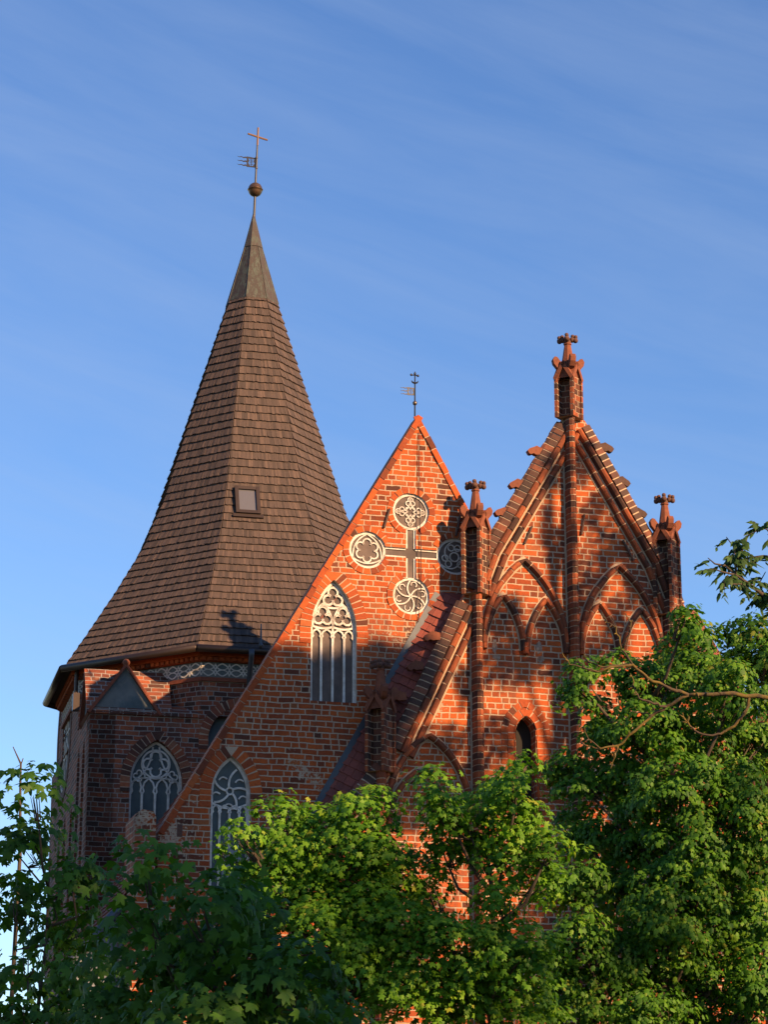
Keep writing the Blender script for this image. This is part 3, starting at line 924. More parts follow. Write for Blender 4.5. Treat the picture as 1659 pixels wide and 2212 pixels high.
# pinnacles: diamond brick shaft with niches, four gablets, crockets, spirelet and finial
def pinnacle(xx, zb, zt, ztip, label, sc=1.0):
    h, wd, yc = .275 * sc, .225 * sc, -.06
    C4 = [(-h, yc), (0, yc - wd), (h, yc), (0, yc + wd)]
    b_ = MB()
    nseg = max(2, round((zt - zb) / .105))
    # faces as borders plus a recessed panel, laid in courses
    for i in range(4):
        p, q = Vector(C4[i]), Vector(C4[(i + 1) % 4])
        t = (q - p); L = t.length; t /= L
        nrm = Vector((t.y, -t.x))
        bw = .055 * sc
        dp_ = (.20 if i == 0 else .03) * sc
        nm = 2 if i == 0 else 0  # left niche alone gets darker brick: its shade put into the colour
        if i > 1: dp_ = .03
        for c in range(nseg):
            z0 = zb + (zt - zb) * c / nseg; z1 = zb + (zt - zb) * (c + 1) / nseg - .014; zj = zb + (zt - zb) * (c + 1) / nseg
            for (za_, zb_, mt, off) in ((z0, z1, 0, 0.0), (z1, zj, 1, .006)):
                tone = random.random()
                def pt(s_, d, z): v = p + t * s_ - nrm * (d + off); return (v.x, v.y, z)
                b_.face([pt(0, 0, za_), pt(bw, 0, za_), pt(bw, 0, zb_), pt(0, 0, zb_)], mt, tone)
                b_.face([pt(L - bw, 0, za_), pt(L, 0, za_), pt(L, 0, zb_), pt(L - bw, 0, zb_)], mt, random.random())
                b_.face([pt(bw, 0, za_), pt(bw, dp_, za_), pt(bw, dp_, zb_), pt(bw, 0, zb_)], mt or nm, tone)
                b_.face([pt(L - bw, dp_, za_), pt(L - bw, 0, za_), pt(L - bw, 0, zb_), pt(L - bw, dp_, zb_)], mt, tone)
                mid = L * (.38 if c % 2 else .62)
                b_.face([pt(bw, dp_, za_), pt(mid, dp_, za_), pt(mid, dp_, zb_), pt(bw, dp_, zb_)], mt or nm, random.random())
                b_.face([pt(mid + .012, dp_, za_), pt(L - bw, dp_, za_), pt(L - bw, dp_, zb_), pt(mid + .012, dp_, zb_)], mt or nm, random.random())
                b_.face([pt(mid, dp_, za_), pt(mid + .012, dp_, za_), pt(mid + .012, dp_, zb_), pt(mid, dp_, zb_)], 1, .5)
    # core keeps the niches closed at the foot and head
    b_.face([(x, y, zb) for x, y in C4][::-1], 1)
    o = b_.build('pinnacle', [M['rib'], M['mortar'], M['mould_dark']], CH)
    part_label(o, label)
    # gablets
    g_ = MB()
    gh = .30 * sc; e = 1.06
    ridge = Vector((0, yc, zt + gh * 1.02))
    for i in range(4):
        p, q = Vector((*C4[i], 0)) , Vector((*C4[(i + 1) % 4], 0))
        cc = Vector((0, yc, 0))
        p = cc + (p - cc) * e; q = cc + (q - cc) * e
        m_ = (p + q) / 2
        t = (q - p).normalized(); nn = Vector((t.y, -t.x, 0))
        a_, b2, c_ = Vector((p.x, p.y, zt - .02)), Vector((q.x, q.y, zt - .02)), Vector((m_.x, m_.y, zt + gh))
        # two sloping bars of the gablet and a recessed triangle
        th = .07 * sc
        for (s0, s1) in ((a_, c_), (c_, b2)):
            lo = (Vector((m_.x, m_.y, zt + .02)) - (s0 + s1) / 2).normalized() * th
            g_.face([s0, s0 + lo, s1 + lo, s1][::-1] if s0 is a_ else [s0, s0 + lo, s1 + lo, s1][::-1], 0, .6)
            bk = -nn * .09
            g_.face([s0 + lo, s0 + lo + bk, s1 + lo + bk, s1 + lo][::-1], 0, .3)
        bk = -nn * .05
        g_.face([a_ + bk, b2 + bk, c_ + bk], 0, .3)
        g_.face([a_, c_, ridge], 0, .7); g_.face([c_, b2, ridge], 0, .7)
    g_.build('gablet', M['terra'], o)
    # crockets at the four corners
    for i in range(4):
        dr = (Vector((*C4[i], 0)) - Vector((0, yc, 0))).normalized()
        sd = Vector((-dr.y, dr.x, 0))
        k = MB()
        pl = [(.05, -.02), (.14, .03), (.21, .06), (.27, .13), (.285, .20), (.25, .255), (.205, .245), (.17, .20), (.12, .145), (.05, .12)]
        A_, B_ = [], []
        for r_, z in pl:
            v = Vector((0, yc, zt + .10 * sc)) + dr * (r_ * sc * 1.05) + Vector((0, 0, z * sc * 1.1))
            A_.append(v + sd * .05 * sc); B_.append(v - sd * .05 * sc)
        k.face(A_, 0, .5); k.face(B_[::-1], 0, .5)
        for j in range(len(pl)):
            jj = (j + 1) % len(pl)
            k.face([A_[jj], A_[j], B_[j], B_[jj]], 0, .4)
        k.build('crocket', M['terra'], o)
    # spirelet
    sp = MB()
    z0 = zt + .20 * sc
    zf = ztip - .20 * sc
    sp.lathe((0, yc, z0), [(.115 * sc, 0), (.12 * sc, .05), (.06 * sc, zf - z0), (.075 * sc, zf - z0 + .01), (.075 * sc, zf - z0 + .035), (.055 * sc, zf - z0 + .04)], 8, 0, .6, .5)
    sp.build('spirelet', M['terra'], o)
    # finial: four knobs in a cross
    fn = MB()
    fn.lathe((0, yc, zf), [(.05 * sc, 0), (.075 * sc, .07 * sc), (.04 * sc, .14 * sc), (.0005, .15 * sc)], 8)
    for i in range(4):
        a = PI / 4 + i * PI / 2 + .35
        dr = Vector((math.cos(a), math.sin(a), 0))
        for rr, zz, rad in ((.085, .10, .052), (.145, .085, .05), (.15, .15, .038), (.095, .165, .038)):
            c = Vector((0, yc, zf)) + dr * rr * sc + Vector((0, 0, zz * sc))
            fn.ball(c, rad * sc, 8)
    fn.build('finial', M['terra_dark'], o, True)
    for ob in [o]: ob.location = (xx, 0, 0)
    return o
def ztop(x, y): return F(x, y, -.06)[1]
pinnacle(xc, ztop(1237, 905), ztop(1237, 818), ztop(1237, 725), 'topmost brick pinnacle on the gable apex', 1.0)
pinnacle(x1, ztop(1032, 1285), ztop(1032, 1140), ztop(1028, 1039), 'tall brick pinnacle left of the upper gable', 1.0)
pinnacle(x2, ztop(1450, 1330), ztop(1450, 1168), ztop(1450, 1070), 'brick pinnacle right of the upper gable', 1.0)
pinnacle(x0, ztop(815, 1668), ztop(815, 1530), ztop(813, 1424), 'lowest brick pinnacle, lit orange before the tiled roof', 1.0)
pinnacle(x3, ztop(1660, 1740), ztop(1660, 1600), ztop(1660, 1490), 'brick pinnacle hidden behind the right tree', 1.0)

# chapel roof
rf = MB()
rt = F(1232, 915)
sl_ = (Lm[1] - rt[1]) / (Lm[0] - rt[0])
rx_ = F(1016, 1290)[0]
rt = (rx_, rt[1] + sl_ * (rx_ - rt[0]))
lo = (Lb[0] - .45, rt[1] + sl_ * (Lb[0] - .45 - rt[0]))
up = Vector((-sl_, 0, 1)).normalized()
up = up if up.x < 0 else -up                     # outward from the slope, to the left and up
RO = .50
fa, fb = Vector((lo[0], .12, lo[1])) - up * .05, Vector((rt[0], .12, rt[1])) - up * .05
ba, bb_ = Vector((lo[0], LG + .02, lo[1])) + up * RO, Vector((rt[0], LG + .02, rt[1])) + up * RO
tiles(rf, ba, fa, bb_, fb, .155, .155, .03)
dn = up * .05
rf.face([fa - dn, ba - dn, bb_ - dn, fb - dn])
def mx(v): return Vector((2 * symx - v.x, v.y, v.z))
rf.face([mx(fa), mx(fb), mx(bb_), mx(ba)])
rf.face([fb, mx(fb), mx(bb_), bb_])
rf.build('roof', M['tile'], CH)
fl = MB()
a, b = ba.lerp(bb_, 0.0), ba.lerp(bb_, .99)
a.y = b.y = LG - .015
fl.face([a - up * .03, b - up * .03, b + up * .075, a + up * .075])
fl.build('flashing', M['zinc'], CH)

# ------------------------------------------------------------------ tower
AT = R(13.0)
TX, TY = -2.94, 52.0
TF = Frame(TX, TY, AT)
TW_ = thing('church_tower', 'brick church tower with tall octagonal brown shingle spire', 'church tower', (TX, TY, 0), AT)
RW = 4.0; HS = RW * math.cos(PI / 8)           # wall circumradius, half side of the square base
ZE, ZSQ = 13.10, 11.87
def ocorner(r, k): a = PI / 8 + k * PI / 4; return (r * math.sin(a), -r * math.cos(a))
def Wp(x, y): return TF.px(x, y, -HS)
tw1 = win_px(273, 389, 1905, 1690, 331, 1597, Wp)
tw2 = win_px(443, 590, 1900, 1600, 512, 1488, Wp)
wt = MB()
wt.plate([(-HS, -.1), (HS, -.1), (HS, ZSQ), (-HS, ZSQ)], [arch_loop(*tw1), arch_loop(tw2[0], tw2[1], tw2[2], tw2[3], ZSQ - .03)], -HS, .5, .16, 0, 0)
# the left wall, pierced by the rose
wl_out = [(-HS, -.1), (HS, -.1), (HS, ZSQ), (HS * .414, ZSQ), (HS * .414, ZE), (-HS * .414, ZE), (-HS * .414, ZSQ), (-HS, ZSQ)]
lw = MB()
ryc, rzc = TF.side(121, 1622, -HS)
ryc = max(-1.0, min(1.2, ryc)); RR = 1.22
lanc = []
for yy in (-2.75, -1.85, -.75, .45, 1.55):
    lanc.append(arch_loop(-yy - .24, -yy + .24, 7.2, 9.9 if yy > -1.4 else 10.9, 10.5 if yy > -1.4 else 11.5, 6))
lw.plate(wl_out, [circ(-ryc, rzc, RR, 40)] + lanc, 0, .5, [.05] + [.12] * len(lanc), 0, 0)
RL = Matrix(((0, 1, 0, -HS), (-1, 0, 0, 0), (0, 0, 1, 0), (0, 0, 0, 1)))      # plate x -> -local y, plate y (back) -> +local x
for i, (x, y, z) in enumerate(lw.v): lw.v[i] = tuple(RL @ Vector((x, y, z)))
base = len(wt.v)
wt.v += lw.v; wt.f += [tuple(base + k for k in f) for f in lw.f]; wt.m += [1 if m == 0 and False else 0 for m in lw.m]; wt.t += lw.t
# other walls
wt.idx([(HS, -HS + .5, 0), (HS, HS, 0), (-HS + .5, HS, 0), (HS, -HS + .5, ZSQ), (HS, HS, ZSQ), (-HS + .5, HS, ZSQ)], [(0, 1, 4, 3), (1, 2, 5, 4)])
wt.face([(-HS, -HS, ZSQ - .002), (HS, -HS, ZSQ - .002), (HS, HS, ZSQ - .002), (-HS, HS, ZSQ - .002)])
# octagon above
for k in range(8):
    (xa, ya), (xb, yb) = ocorner(RW, k - 1), ocorner(RW, k)
    if k in (6,): continue                     # that face is part of the pierced left wall
    wt.face([(xa, ya, ZSQ), (xb, yb, ZSQ), (xb, yb, ZE), (xa, ya, ZE)])
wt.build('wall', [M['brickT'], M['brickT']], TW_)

YT = -HS + .16
for w, lab, side_ in ((tw1, 'blind pointed window with white quatrefoil tracery on the tower', 1), (tw2, None, 0)):
    za_ = w[4] if side_ else ZSQ - .03
    k = MB(); k.prism(arch_loop(w[0] - .04, w[1] + .04, w[2] - .05, w[3], za_ + .03), YT, YT + .05)
    wo = k.build('window', M['panel_shade_blue'], TW_)
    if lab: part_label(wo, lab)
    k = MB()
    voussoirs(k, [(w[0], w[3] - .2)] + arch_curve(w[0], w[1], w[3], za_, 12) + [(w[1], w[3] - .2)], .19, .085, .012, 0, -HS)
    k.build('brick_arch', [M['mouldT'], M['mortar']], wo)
    if side_:
        xl, xr, zb, zs, za = w
        cx = (xl + xr) / 2; hw = (xr - xl) / 2
        tr = MB()
        tracery_border(tr, w, YT)
        zh = zs - hw * .42
        mx_ = [xl + .04, cx - hw * .5, cx, cx + hw * .5, xr - .04]
        for x in mx_[1:-1]: tr.ribbon([(x, zb), (x, zh)], .044, YT - .04, .04)
        ogee_heads(tr, mx_, zh, hw * .62, .034, YT - .035, .035)
        qc = (cx, zs + hw * .74)
        tr.ribbon(circ(qc[0], qc[1], hw * .53, 28), .034, YT - .035, .035, True)
        tr.ribbon(foil(qc[0], qc[1], hw * .49, 4, 0), .036, YT - .035, .035, True)
        for sg in (-1, 1):
            tr.ribbon(foil(cx + sg * hw * .62, zs + hw * .27, hw * .22, 4, 0), .026, YT - .035, .035, True)
            tr.ribbon(arc2((cx + sg * hw * .90, zs + hw * .0), (cx + sg * hw * .12, zs + hw * 1.40), .13 * sg), .030, YT - .035, .035)
            tr.ribbon(arc2((cx, zs + hw * .18), (cx + sg * hw * .92, zs + hw * .02), .10 * sg), .028, YT - .035, .035)
        tr.build('tracery', M['white'], wo)

# rose window on the left wall
def to_left(mb):
    for i, (x, y, z) in enumerate(mb.v): mb.v[i] = tuple(RL @ Vector((x, y, z)))
    return mb
k = MB(); k.prism(circ(-ryc, rzc, RR + .04, 40), .045, .08)
rose = part_label(to_left(k).build('rose_window', M['panel_shade_blue'], TW_), 'round rose window seen edge-on on the left wall')
k = MB()
for rr, w_ in ((RR - .03, .07), (RR * .42, .05)): k.ribbon(circ(-ryc, rzc, rr, 40), w_, .02, .03, True)
for i in range(12):
    a = i * PI / 6
    k.ribbon([(-ryc + RR * .12 * math.cos(a), rzc + RR * .12 * math.sin(a)), (-ryc + RR * .97 * math.cos(a), rzc + RR * .97 * math.sin(a))], .04, .02, .03)
to_left(k).build('tracery', M['white'], rose)
k = MB()
for i in range(40):
    a, b = 2 * PI * i / 40, 2 * PI * (i + 1) / 40
    P0 = [(-ryc + r_ * math.cos(a), rzc + r_ * math.sin(a)) for r_ in (RR, RR + .22)]
    P1 = [(-ryc + r_ * math.cos(b), rzc + r_ * math.sin(b)) for r_ in (RR, RR + .22)]
    k.face([(P0[0][0], -.015, P0[0][1]), (P0[1][0], -.015, P0[1][1]), (P1[1][0], -.015, P1[1][1]), (P1[0][0], -.015, P1[0][1])])
    k.face([(P0[1][0], -.015, P0[1][1]), (P0[1][0], 0, P0[1][1]), (P1[1][0], 0, P1[1][1]), (P1[1][0], -.015, P1[1][1])])
    k.face([(P0[0][0], 0, P0[0][1]), (P0[0][0], -.015, P0[0][1]), (P1[0][0], -.015, P1[0][1]), (P1[0][0], 0, P1[0][1])])
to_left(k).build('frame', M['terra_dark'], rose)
for lp in lanc:
    k = MB(); k.prism(lp, .11, .14); to_left(k).build('niche', M['brickT'], TW_)

# cornice, frieze, gutter
def ring(mb, r0, r1, z0, z1, m=0, ks=range(8)):
    for k in ks:
        a0, b0 = ocorner(r1, k - 1), ocorner(r1, k)
        a1, b1 = ocorner(r0, k - 1), ocorner(r0, k)
        mb.face([(*a0, z0), (*b0, z0), (*b0, z1), (*a0, z1)], m)
        mb.face([(*a1, z0), (*b1, z0), (*b0, z0), (*a0, z0)], m)
        mb.face([(*a0, z1), (*b0, z1), (*b1, z1), (*a1, z1)], m)
k = MB()
ring(k, RW - .1, RW + .10, ZE - .16, ZE - .02); ring(k, RW - .1, RW + .19, ZE - .08, ZE + .02)
for kk in range(8):                              # dentils of moulded brick
    a, b = Vector(ocorner(RW + .10, kk - 1)), Vector(ocorner(RW + .10, kk))
    n_ = 26
    for i in range(n_):
        p = a.lerp(b, (i + .12) / n_); q = a.lerp(b, (i + .82) / n_)
        nn = Vector(((b - a).y, -(b - a).x)).normalized()
        tn = random.random()
        P_ = [p, q, q + nn * .05, p + nn * .05]
        k.idx([(v.x, v.y, ZE - .155) for v in P_] + [(v.x, v.y, ZE - .085) for v in P_], [(3, 2, 6, 7), (0, 3, 7, 4), (2, 1, 5, 6), (3, 0, 1, 2), (4, 7, 6, 5)], 0, tn)
k.build('cornice', M['mould'], TW_)
k = MB(); ring(k, RW - .05, RW + .012, ZE - .47, ZE - .165)
fz = k.build('frieze', M['slate_blue'], TW_)
k = MB()
for kk in (6, 7, 0, 1):
    a, b = Vector(ocorner(RW + .014, kk - 1)), Vector(ocorner(RW + .014, kk))
    L = (b - a).length; t = (b - a) / L; nn = Vector((t.y, -t.x))
    sub = MB()
    nu = 11; uw = L / nu; zm = ZE - .315; hh = .125
    for i in range(nu):
        c = (i + .5) * uw
        x0_, x1_ = c - uw / 2, c + uw / 2
        for sg in (-1, 1):
            sub.ribbon(arc2((x0_, zm), (c, zm + sg * hh), .12 * sg), .024, -.012, .012)
            sub.ribbon(arc2((c, zm + sg * hh), (x1_, zm), .12 * sg), .024, -.012, .012)
            sub.ribbon(arc2((x0_, zm + sg * hh), (c, zm), -.2 * sg), .020, -.012, .012)
            sub.ribbon(arc2((c, zm), (x1_, zm + sg * hh), -.2 * sg), .020, -.012, .012)
    for i, (x, y, z) in enumerate(sub.v):
        v = a + t * x - nn * y
        sub.v[i] = (v.x, v.y, z)
    bs = len(k.v); k.v += sub.v; k.f += [tuple(bs + q for q in f) for f in sub.f]; k.m += sub.m; k.t += sub.t
k.build('lattice', M['white'], fz)
k = MB(); ring(k, RW - .05, RW + .05, ZE - .55, ZE - .475); k.build('string_course', M['mouldT'], TW_)
RE = 4.36
k = MB()
for kk in range(8):
    a, b = ocorner(RE + .05, kk - 1), ocorner(RE + .05, kk)
    k.tube([(*a, ZE + .02), (*b, ZE + .02)], .075, 10)
k.build('gutter', M['gutter'], TW_, True)
k = MB()                                          # soffit
for kk in range(8):
    a0, b0, a1, b1 = ocorner(RE, kk - 1), ocorner(RE, kk), ocorner(RW, kk - 1), ocorner(RW, kk)
    k.face([(*a1, ZE + .021), (*b1, ZE + .021), (*b0, ZE + .04), (*a0, ZE + .04)])
k.build('soffit', M['underlay'], TW_)
k = MB()
c0 = TF.px(537, 1424, -HS - .25)
k.tube([(c0[0], -RE + .1, ZE), (c0[0], -RE + .1, ZE - .12), (c0[0] + .05, -HS - .08, ZE - .45), (c0[0] + .05, -HS - .08, 0)], .055, 8)
k.build('downpipe', M['zinc'], TW_, True)
k = MB()
q = TF.side(158, 1500, -HS)
k.box(-HS - .15, -HS - .02, -HS * .414 - .32, -HS * .414 - .12, ZE - .85, ZE - .5)
k.tube([(-HS - .09, -HS * .414 - .22, ZE), (-HS - .09, -HS * .414 - .22, ZE - .5)], .04, 8)
part_label(k.build('rain_hopper', M['gutter'], TW_), 'blue-grey rainwater hopper below the eave')

# corner cap of two small gables over the square base
pc = Wp(268, 1550)[0]; ph = .66
zap = Wp(282, 1440)[1]
def cap_gable(mp):
    """gabled roof whose triangle faces out; mp maps (along, out, z) to the tower frame"""
    e = .07
    mb = MB()
    tri = [(pc - ph, ZSQ + .02), (pc + ph, ZSQ + .02), (pc, zap)]
    fr = [mp(x, 0.02, z) for x, z in tri]; bk = [mp(x, .2, z) for x, z in tri]
    mb.face(fr); mb.face([fr[1], fr[0], bk[0], bk[1]])
    g_ = mb.build('corner_gable', M['slate_blue'], TW_)
    for s_ in (-1, 1):
        a, b = Vector((pc + s_ * (ph + e), ZSQ - .04)), Vector((pc, zap + .07))
        th = .06
        off = Vector((b.y - a.y, a.x - b.x)).normalized()
        if off.y > 0: off = -off
        off *= th
        q = [a, b, b + Vector((0, -th * 1.6)), a + off]
        f_ = [mp(v.x, -.07, v.y) for v in q]; k_ = [mp(v.x, 1.6, v.y) for v in q]
        m2 = MB()
        m2.idx(f_ + k_, [(0, 1, 2, 3)], 0, .5)
        m2.idx(f_ + k_, [(0, 1, 5, 4)], 1, .4)
        m2.idx(f_ + k_, [(3, 2, 6, 7), (0, 4, 7, 3)], 0, .3)
        m2.build('roof_slope', [M['mouldT'], M['brickT']], g_)
    return g_
p1 = cap_gable(lambda x, o, z: (x, -HS + o, z))
part_label(p1, 'small blue-grey triangular gable on the tower corner')
p2 = cap_gable(lambda x, o, z: (-HS + o, x, z))
k = MB()
k.ball((pc, -HS - .02, zap + .07), .075, 8)
k.build('ridge_cap', M['terra'], p1)
# white edging under the triangle
k = MB()
k.ribbon([(pc - ph, ZSQ + .03), (pc + ph, ZSQ + .03), (pc, zap - .02)], .03, -HS - .005, .02, True); k.build('edging', M['white'], p1)
# broach: sloping shoulder between corner and octagon
k = MB()
xa = -HS * .414
k.face([(-HS, -HS, ZSQ), (xa + .02, -HS - .02, ZSQ + .02), (-(HS + HS * .414) / 2, -(HS + HS * .414) / 2 + .0, ZSQ + .62)], 0, .4)
k.face([(-HS, -HS, ZSQ), (-(HS + HS * .414) / 2, -(HS + HS * .414) / 2, ZSQ + .62), (-HS - .02, xa + .02, ZSQ + .02)], 0, .4)
k.box(-HS - .04, xa, -HS - .05, -HS + .2, ZSQ - .07, ZSQ + .012, 0, .2)
k.build('shoulder', M['brickT'], TW_)

# spire
PROF = [(13.12, 4.36), (14.0, 3.78), (14.95, 3.17), (15.95, 2.58), (17.0, 2.14), (22.1, .53)]
k = MB()
for (z0, r0), (z1, r1) in zip(PROF[:-1], PROF[1:]):
    for kk in range(8):
        a0, b0, a1, b1 = ocorner(r0 - .03, kk - 1), ocorner(r0 - .03, kk), ocorner(max(r1 - .03, .01), kk - 1), ocorner(max(r1 - .03, .01), kk)
        k.face([(*a0, z0), (*b0, z0), (*b1, z1), (*a1, z1)], 1, .1)
# lengths along the profile, laid in courses
pl = [0]
for (z0, r0), (z1, r1) in zip(PROF[:-1], PROF[1:]): pl.append(pl[-1] + math.hypot(z1 - z0, (r1 - r0) * math.cos(PI / 8)))
def prof_at(s_):
    s_ = min(max(s_, 0), pl[-1])
    for i in range(len(PROF) - 1):
        if s_ <= pl[i + 1] or i == len(PROF) - 2:
            f = (s_ - pl[i]) / (pl[i + 1] - pl[i])
            return PROF[i][0] + (PROF[i + 1][0] - PROF[i][0]) * f, PROF[i][1] + (PROF[i + 1][1] - PROF[i][1]) * f
NROW = 48
for i in range(NROW):
    s0, s1 = pl[-1] * i / NROW, pl[-1] * (i + 1.12) / NROW
    (z0, r0), (z1, r1) = prof_at(s0), prof_at(s1)
    rowtone = random.uniform(-.12, .12)
    for kk in range(8):
        a0, b0, a1, b1 = ocorner(r0, kk - 1), ocorner(r0, kk), ocorner(r1, kk - 1), ocorner(r1, kk)
        tiles(k, (*a0, z0), (*b0, z0), (*a1, z1), (*b1, z1), 10.0, .044, .036, .5, (.05 + rowtone * .3, .95 + rowtone * .3))
roof = k.build('roof', [M['shingle'], M['underlay']], TW_)
# metal cap in two stages
k = MB()
CAP = [(21.98, .60), (22.0, .60), (23.38, .205), (23.36, .225), (24.22, .015)]
for (z0, r0), (z1, r1) in zip(CAP[:-1], CAP[1:]):
    for kk in range(8):
        a0, b0, a1, b1 = ocorner(r0, kk - 1), ocorner(r0, kk), ocorner(r1, kk - 1), ocorner(r1, kk)
        k.face([(*a0, z0), (*b0, z0), (*b1, z1), (*a1, z1)], 0, random.random())
for kk in range(8):                               # standing seams on the arrises
    a, b = ocorner(.60, kk), ocorner(.205, kk)
    k.tube([(*a, 22.0), (*b, 23.38)], .012, 5, 0, .1)
k.build('spire_cap', M['lead'], roof)
# skylight on the front face
k = MB()
def on_face(u, s_, out):
    z, r = prof_at(s_)
    z2, r2 = prof_at(s_ + .05)
    ap_ = r * math.cos(PI / 8)
    tv = Vector((0, -(r2 - r) * math.cos(PI / 8), z2 - z)).normalized()
    nv = Vector((0, -tv.z, tv.y))
    return Vector((u, -ap_, z)) + nv * out
def face_uv(x, y):
    best = None
    for i in range(400):
        s_ = pl[-1] * i / 400
        z, r = prof_at(s_)
        u, zz = TF.px(x, y, -r * math.cos(PI / 8))
        if best is None or abs(zz - z) < best[0]: best = (abs(zz - z), u, s_)
    return best[1], best[2]
u0, sA = face_uv(508, 1113); u1, sB = face_uv(558, 1057)
def fbox(mb, ua, ub, sa_, sb_, o0, o1):
    P_ = [on_face(ua, sa_, o0), on_face(ub, sa_, o0), on_face(ub, sb_, o0), on_face(ua, sb_, o0), on_face(ua, sa_, o1), on_face(ub, sa_, o1), on_face(ub, sb_, o1), on_face(ua, sb_, o1)]
    mb.idx(P_, [(4, 5, 6, 7), (0, 1, 5, 4), (1, 2, 6, 5), (2, 3, 7, 6), (3, 0, 4, 7)])
fr = .075
fbox(k, u0, u0 + fr, sA, sB, 0, .11); fbox(k, u1 - fr, u1, sA, sB, 0, .11)
fbox(k, u0 + fr, u1 - fr, sA, sA + fr, 0, .108); fbox(k, u0 + fr, u1 - fr, sB - fr, sB, 0, .108)
fbox(k, u0 - .06, u1 + .06, sA - .08, sA - .002, 0, .07)
sky_ = part_label(k.build('skylight', M['gutter'], roof), 'small roof window in the spire')
k = MB(); fbox(k, u0 + fr, u1 - fr, sA + fr, sB - fr, .02, .07); k.build('pane', M['glass'], sky_)
# lightning rod stub near the eave
k = MB()
q = TF.px(563, 1400, -RE + .2)
k.tube([(q[0], -RE + .2, ZE + .1), (q[0], -RE + .2, ZE + .55)], [.03, .012], 6)
k.ball((q[0], -RE + .2, ZE + .12), .05, 8); k.build('lightning_rod', M['zinc'], TW_)

# ------------------------------------------------------------------ weather vanes
VX = thing('weather_vane', 'tall spire weather vane with copper ball, pierced flag and gilded cross', 'weather vane', (TX, TY, 24.15), 0, 'weather vanes on the church roofs')
def VP(x, y):                                     # offsets from the vane's foot in the plane facing along the street
    d = ray(x, y); p = Vector((0, 0, CAMZ)) + d * (TY / d.y)
    return p.x - TX, p.z - 24.15
f0, f1, f2 = VP(548.5, 462), VP(551, 410), VP(555.6, 312)
k = MB(); k.tube([(f0[0], 0, -.1), (f1[0], 0, f1[1]), (f2[0], 0, f2[1])], [.03, .026, .02], 8); k.build('rod', M['black_iron'], VX)
k = MB(); k.lathe((f1[0], 0, f1[1]), [(.005, -.165), (.07, -.152), (.12, -.115), (.152, -.06), (.165, -.004), (.178, 0), (.165, .004), (.152, .06), (.12, .115), (.07, .152), (.005, .165)], 24)
k.build('ball', M['copper_ball'], VX, True)
k = MB()
c0, c1 = VP(555.6, 314), VP(557.4, 276)
k.tube([(c0[0], 0, c0[1]), (c1[0], 0, c1[1])], .024, 6)
a, b = VP(535.5, 292.8), VP(577, 298.5)
k.tube([(a[0], -.10, a[1]), (b[0], .10, b[1])], .022, 6)
k.build('cross', M['gilt'], VX)
def flag(mb, mapf, th):
    """banner with a shield-shaped opening and three wavy tails; unit square, mast at x = 0, tails at negative x"""
    out = [(0, 0), (0, 1), (-.50, 1.04), (-.50, -.04)]
    hole = [(-.09, .86), (-.41, .86), (-.36, .62), (-.42, .40), (-.33, .14), (-.25, .08), (-.17, .14), (-.08, .40), (-.14, .62)]
    pb = MB()
    pb.plate(out, [hole], 0, th, th)
    pb.plate([(x, z) for x, z in out], [hole], th, -.001, -.001)
    for zc_, w0 in ((.90, .15), (.5, .16), (.08, .15)):
        pts = [(-.5 - .5 * i / 8, zc_ + .035 * math.sin(i * 1.7) + .02 * i / 8) for i in range(9)]
        for i in range(8):
            wa, wb_ = w0 * (1 - i / 9), w0 * (1 - (i + 1) / 9)
            (xa_, za_), (xb_, zb_) = pts[i], pts[i + 1]
            pb.prism([(xa_, za_ - wa / 2), (xa_, za_ + wa / 2), (xb_, zb_ + wb_ / 2), (xb_, zb_ - wb_ / 2)], 0, th)
    pb.ribbon([(-.25, .05), (-.25, .92)], .035, 0, th)
    for z in (.25, .42, .58, .72): pb.ribbon([(-.34, z + .05), (-.25, z), (-.16, z + .05)], .03, 0, th)
    for i, (x, y, z) in enumerate(pb.v): pb.v[i] = mapf(x, y, z)
    bs = len(mb.v); mb.v += pb.v; mb.f += [tuple(bs + q for q in f) for f in pb.f]; mb.m += pb.m; mb.t += pb.t
a, b = VP(552.5, 362), VP(553.6, 340)
sz = (b[1] - a[1]); 
k = MB(); flag(k, lambda x, y, z: (a[0] + x * .43 - .0, y - x * .05, a[1] + z * .235 + .10 * -x * .9), .012)
for z in (a[1] - .01, a[1] + .245): k.ball((a[0] + .01, 0, z), .035, 8)
k.build('flag', M['vane'], VX)

vb = CF.px(895, 905, LG + .2)
vw = CF.world(vb[0], LG + .2, 0)
VZ = CF.px(895, 903, LG + .2)[1]
V2 = thing('weather_vane', 'small black iron weather vane with crescent and trefoil cross on transept gable', 'weather vane', (vw.x, vw.y, VZ), A, 'weather vanes on the church roofs')
def V2p(x, y): u, z = CF.px(x, y, LG + .2); return u - vb[0], z - VZ
k = MB()
t0, t1 = V2p(896, 912), V2p(896.5, 803)
k.tube([(t0[0], 0, t0[1] - .1), (t1[0], 0, t1[1])], [.016, .011], 6); k.build('rod', M['black_iron'], V2)
c = V2p(896.3, 871); k = MB(); k.ball((c[0], 0, c[1]), .042, 10); k.build('ball', M['copper_ball'], V2, True)
k = MB()
l, r_ = V2p(887, 809.5), V2p(905, 812)
k.tube([(l[0], 0, l[1]), (r_[0], 0, r_[1])], .010, 6)
for p in (l, r_, t1):
    k.ball((p[0] * .8 if p is not t1 else p[0], 0, p[1] - (.04 if p is t1 else 0)), .024, 6)
k.build('cross', M['black_iron'], V2)
k = MB()
cpts = [V2p(*p) for p in ((889, 822), (891, 825.5), (896.4, 828), (901.5, 826.5), (904, 823))]
k.tube([(x, 0, z) for x, z in cpts], [.006, .015, .02, .015, .006], 6); k.build('crescent', M['black_iron'], V2)
a, b = V2p(895.6, 854), V2p(895.6, 838)
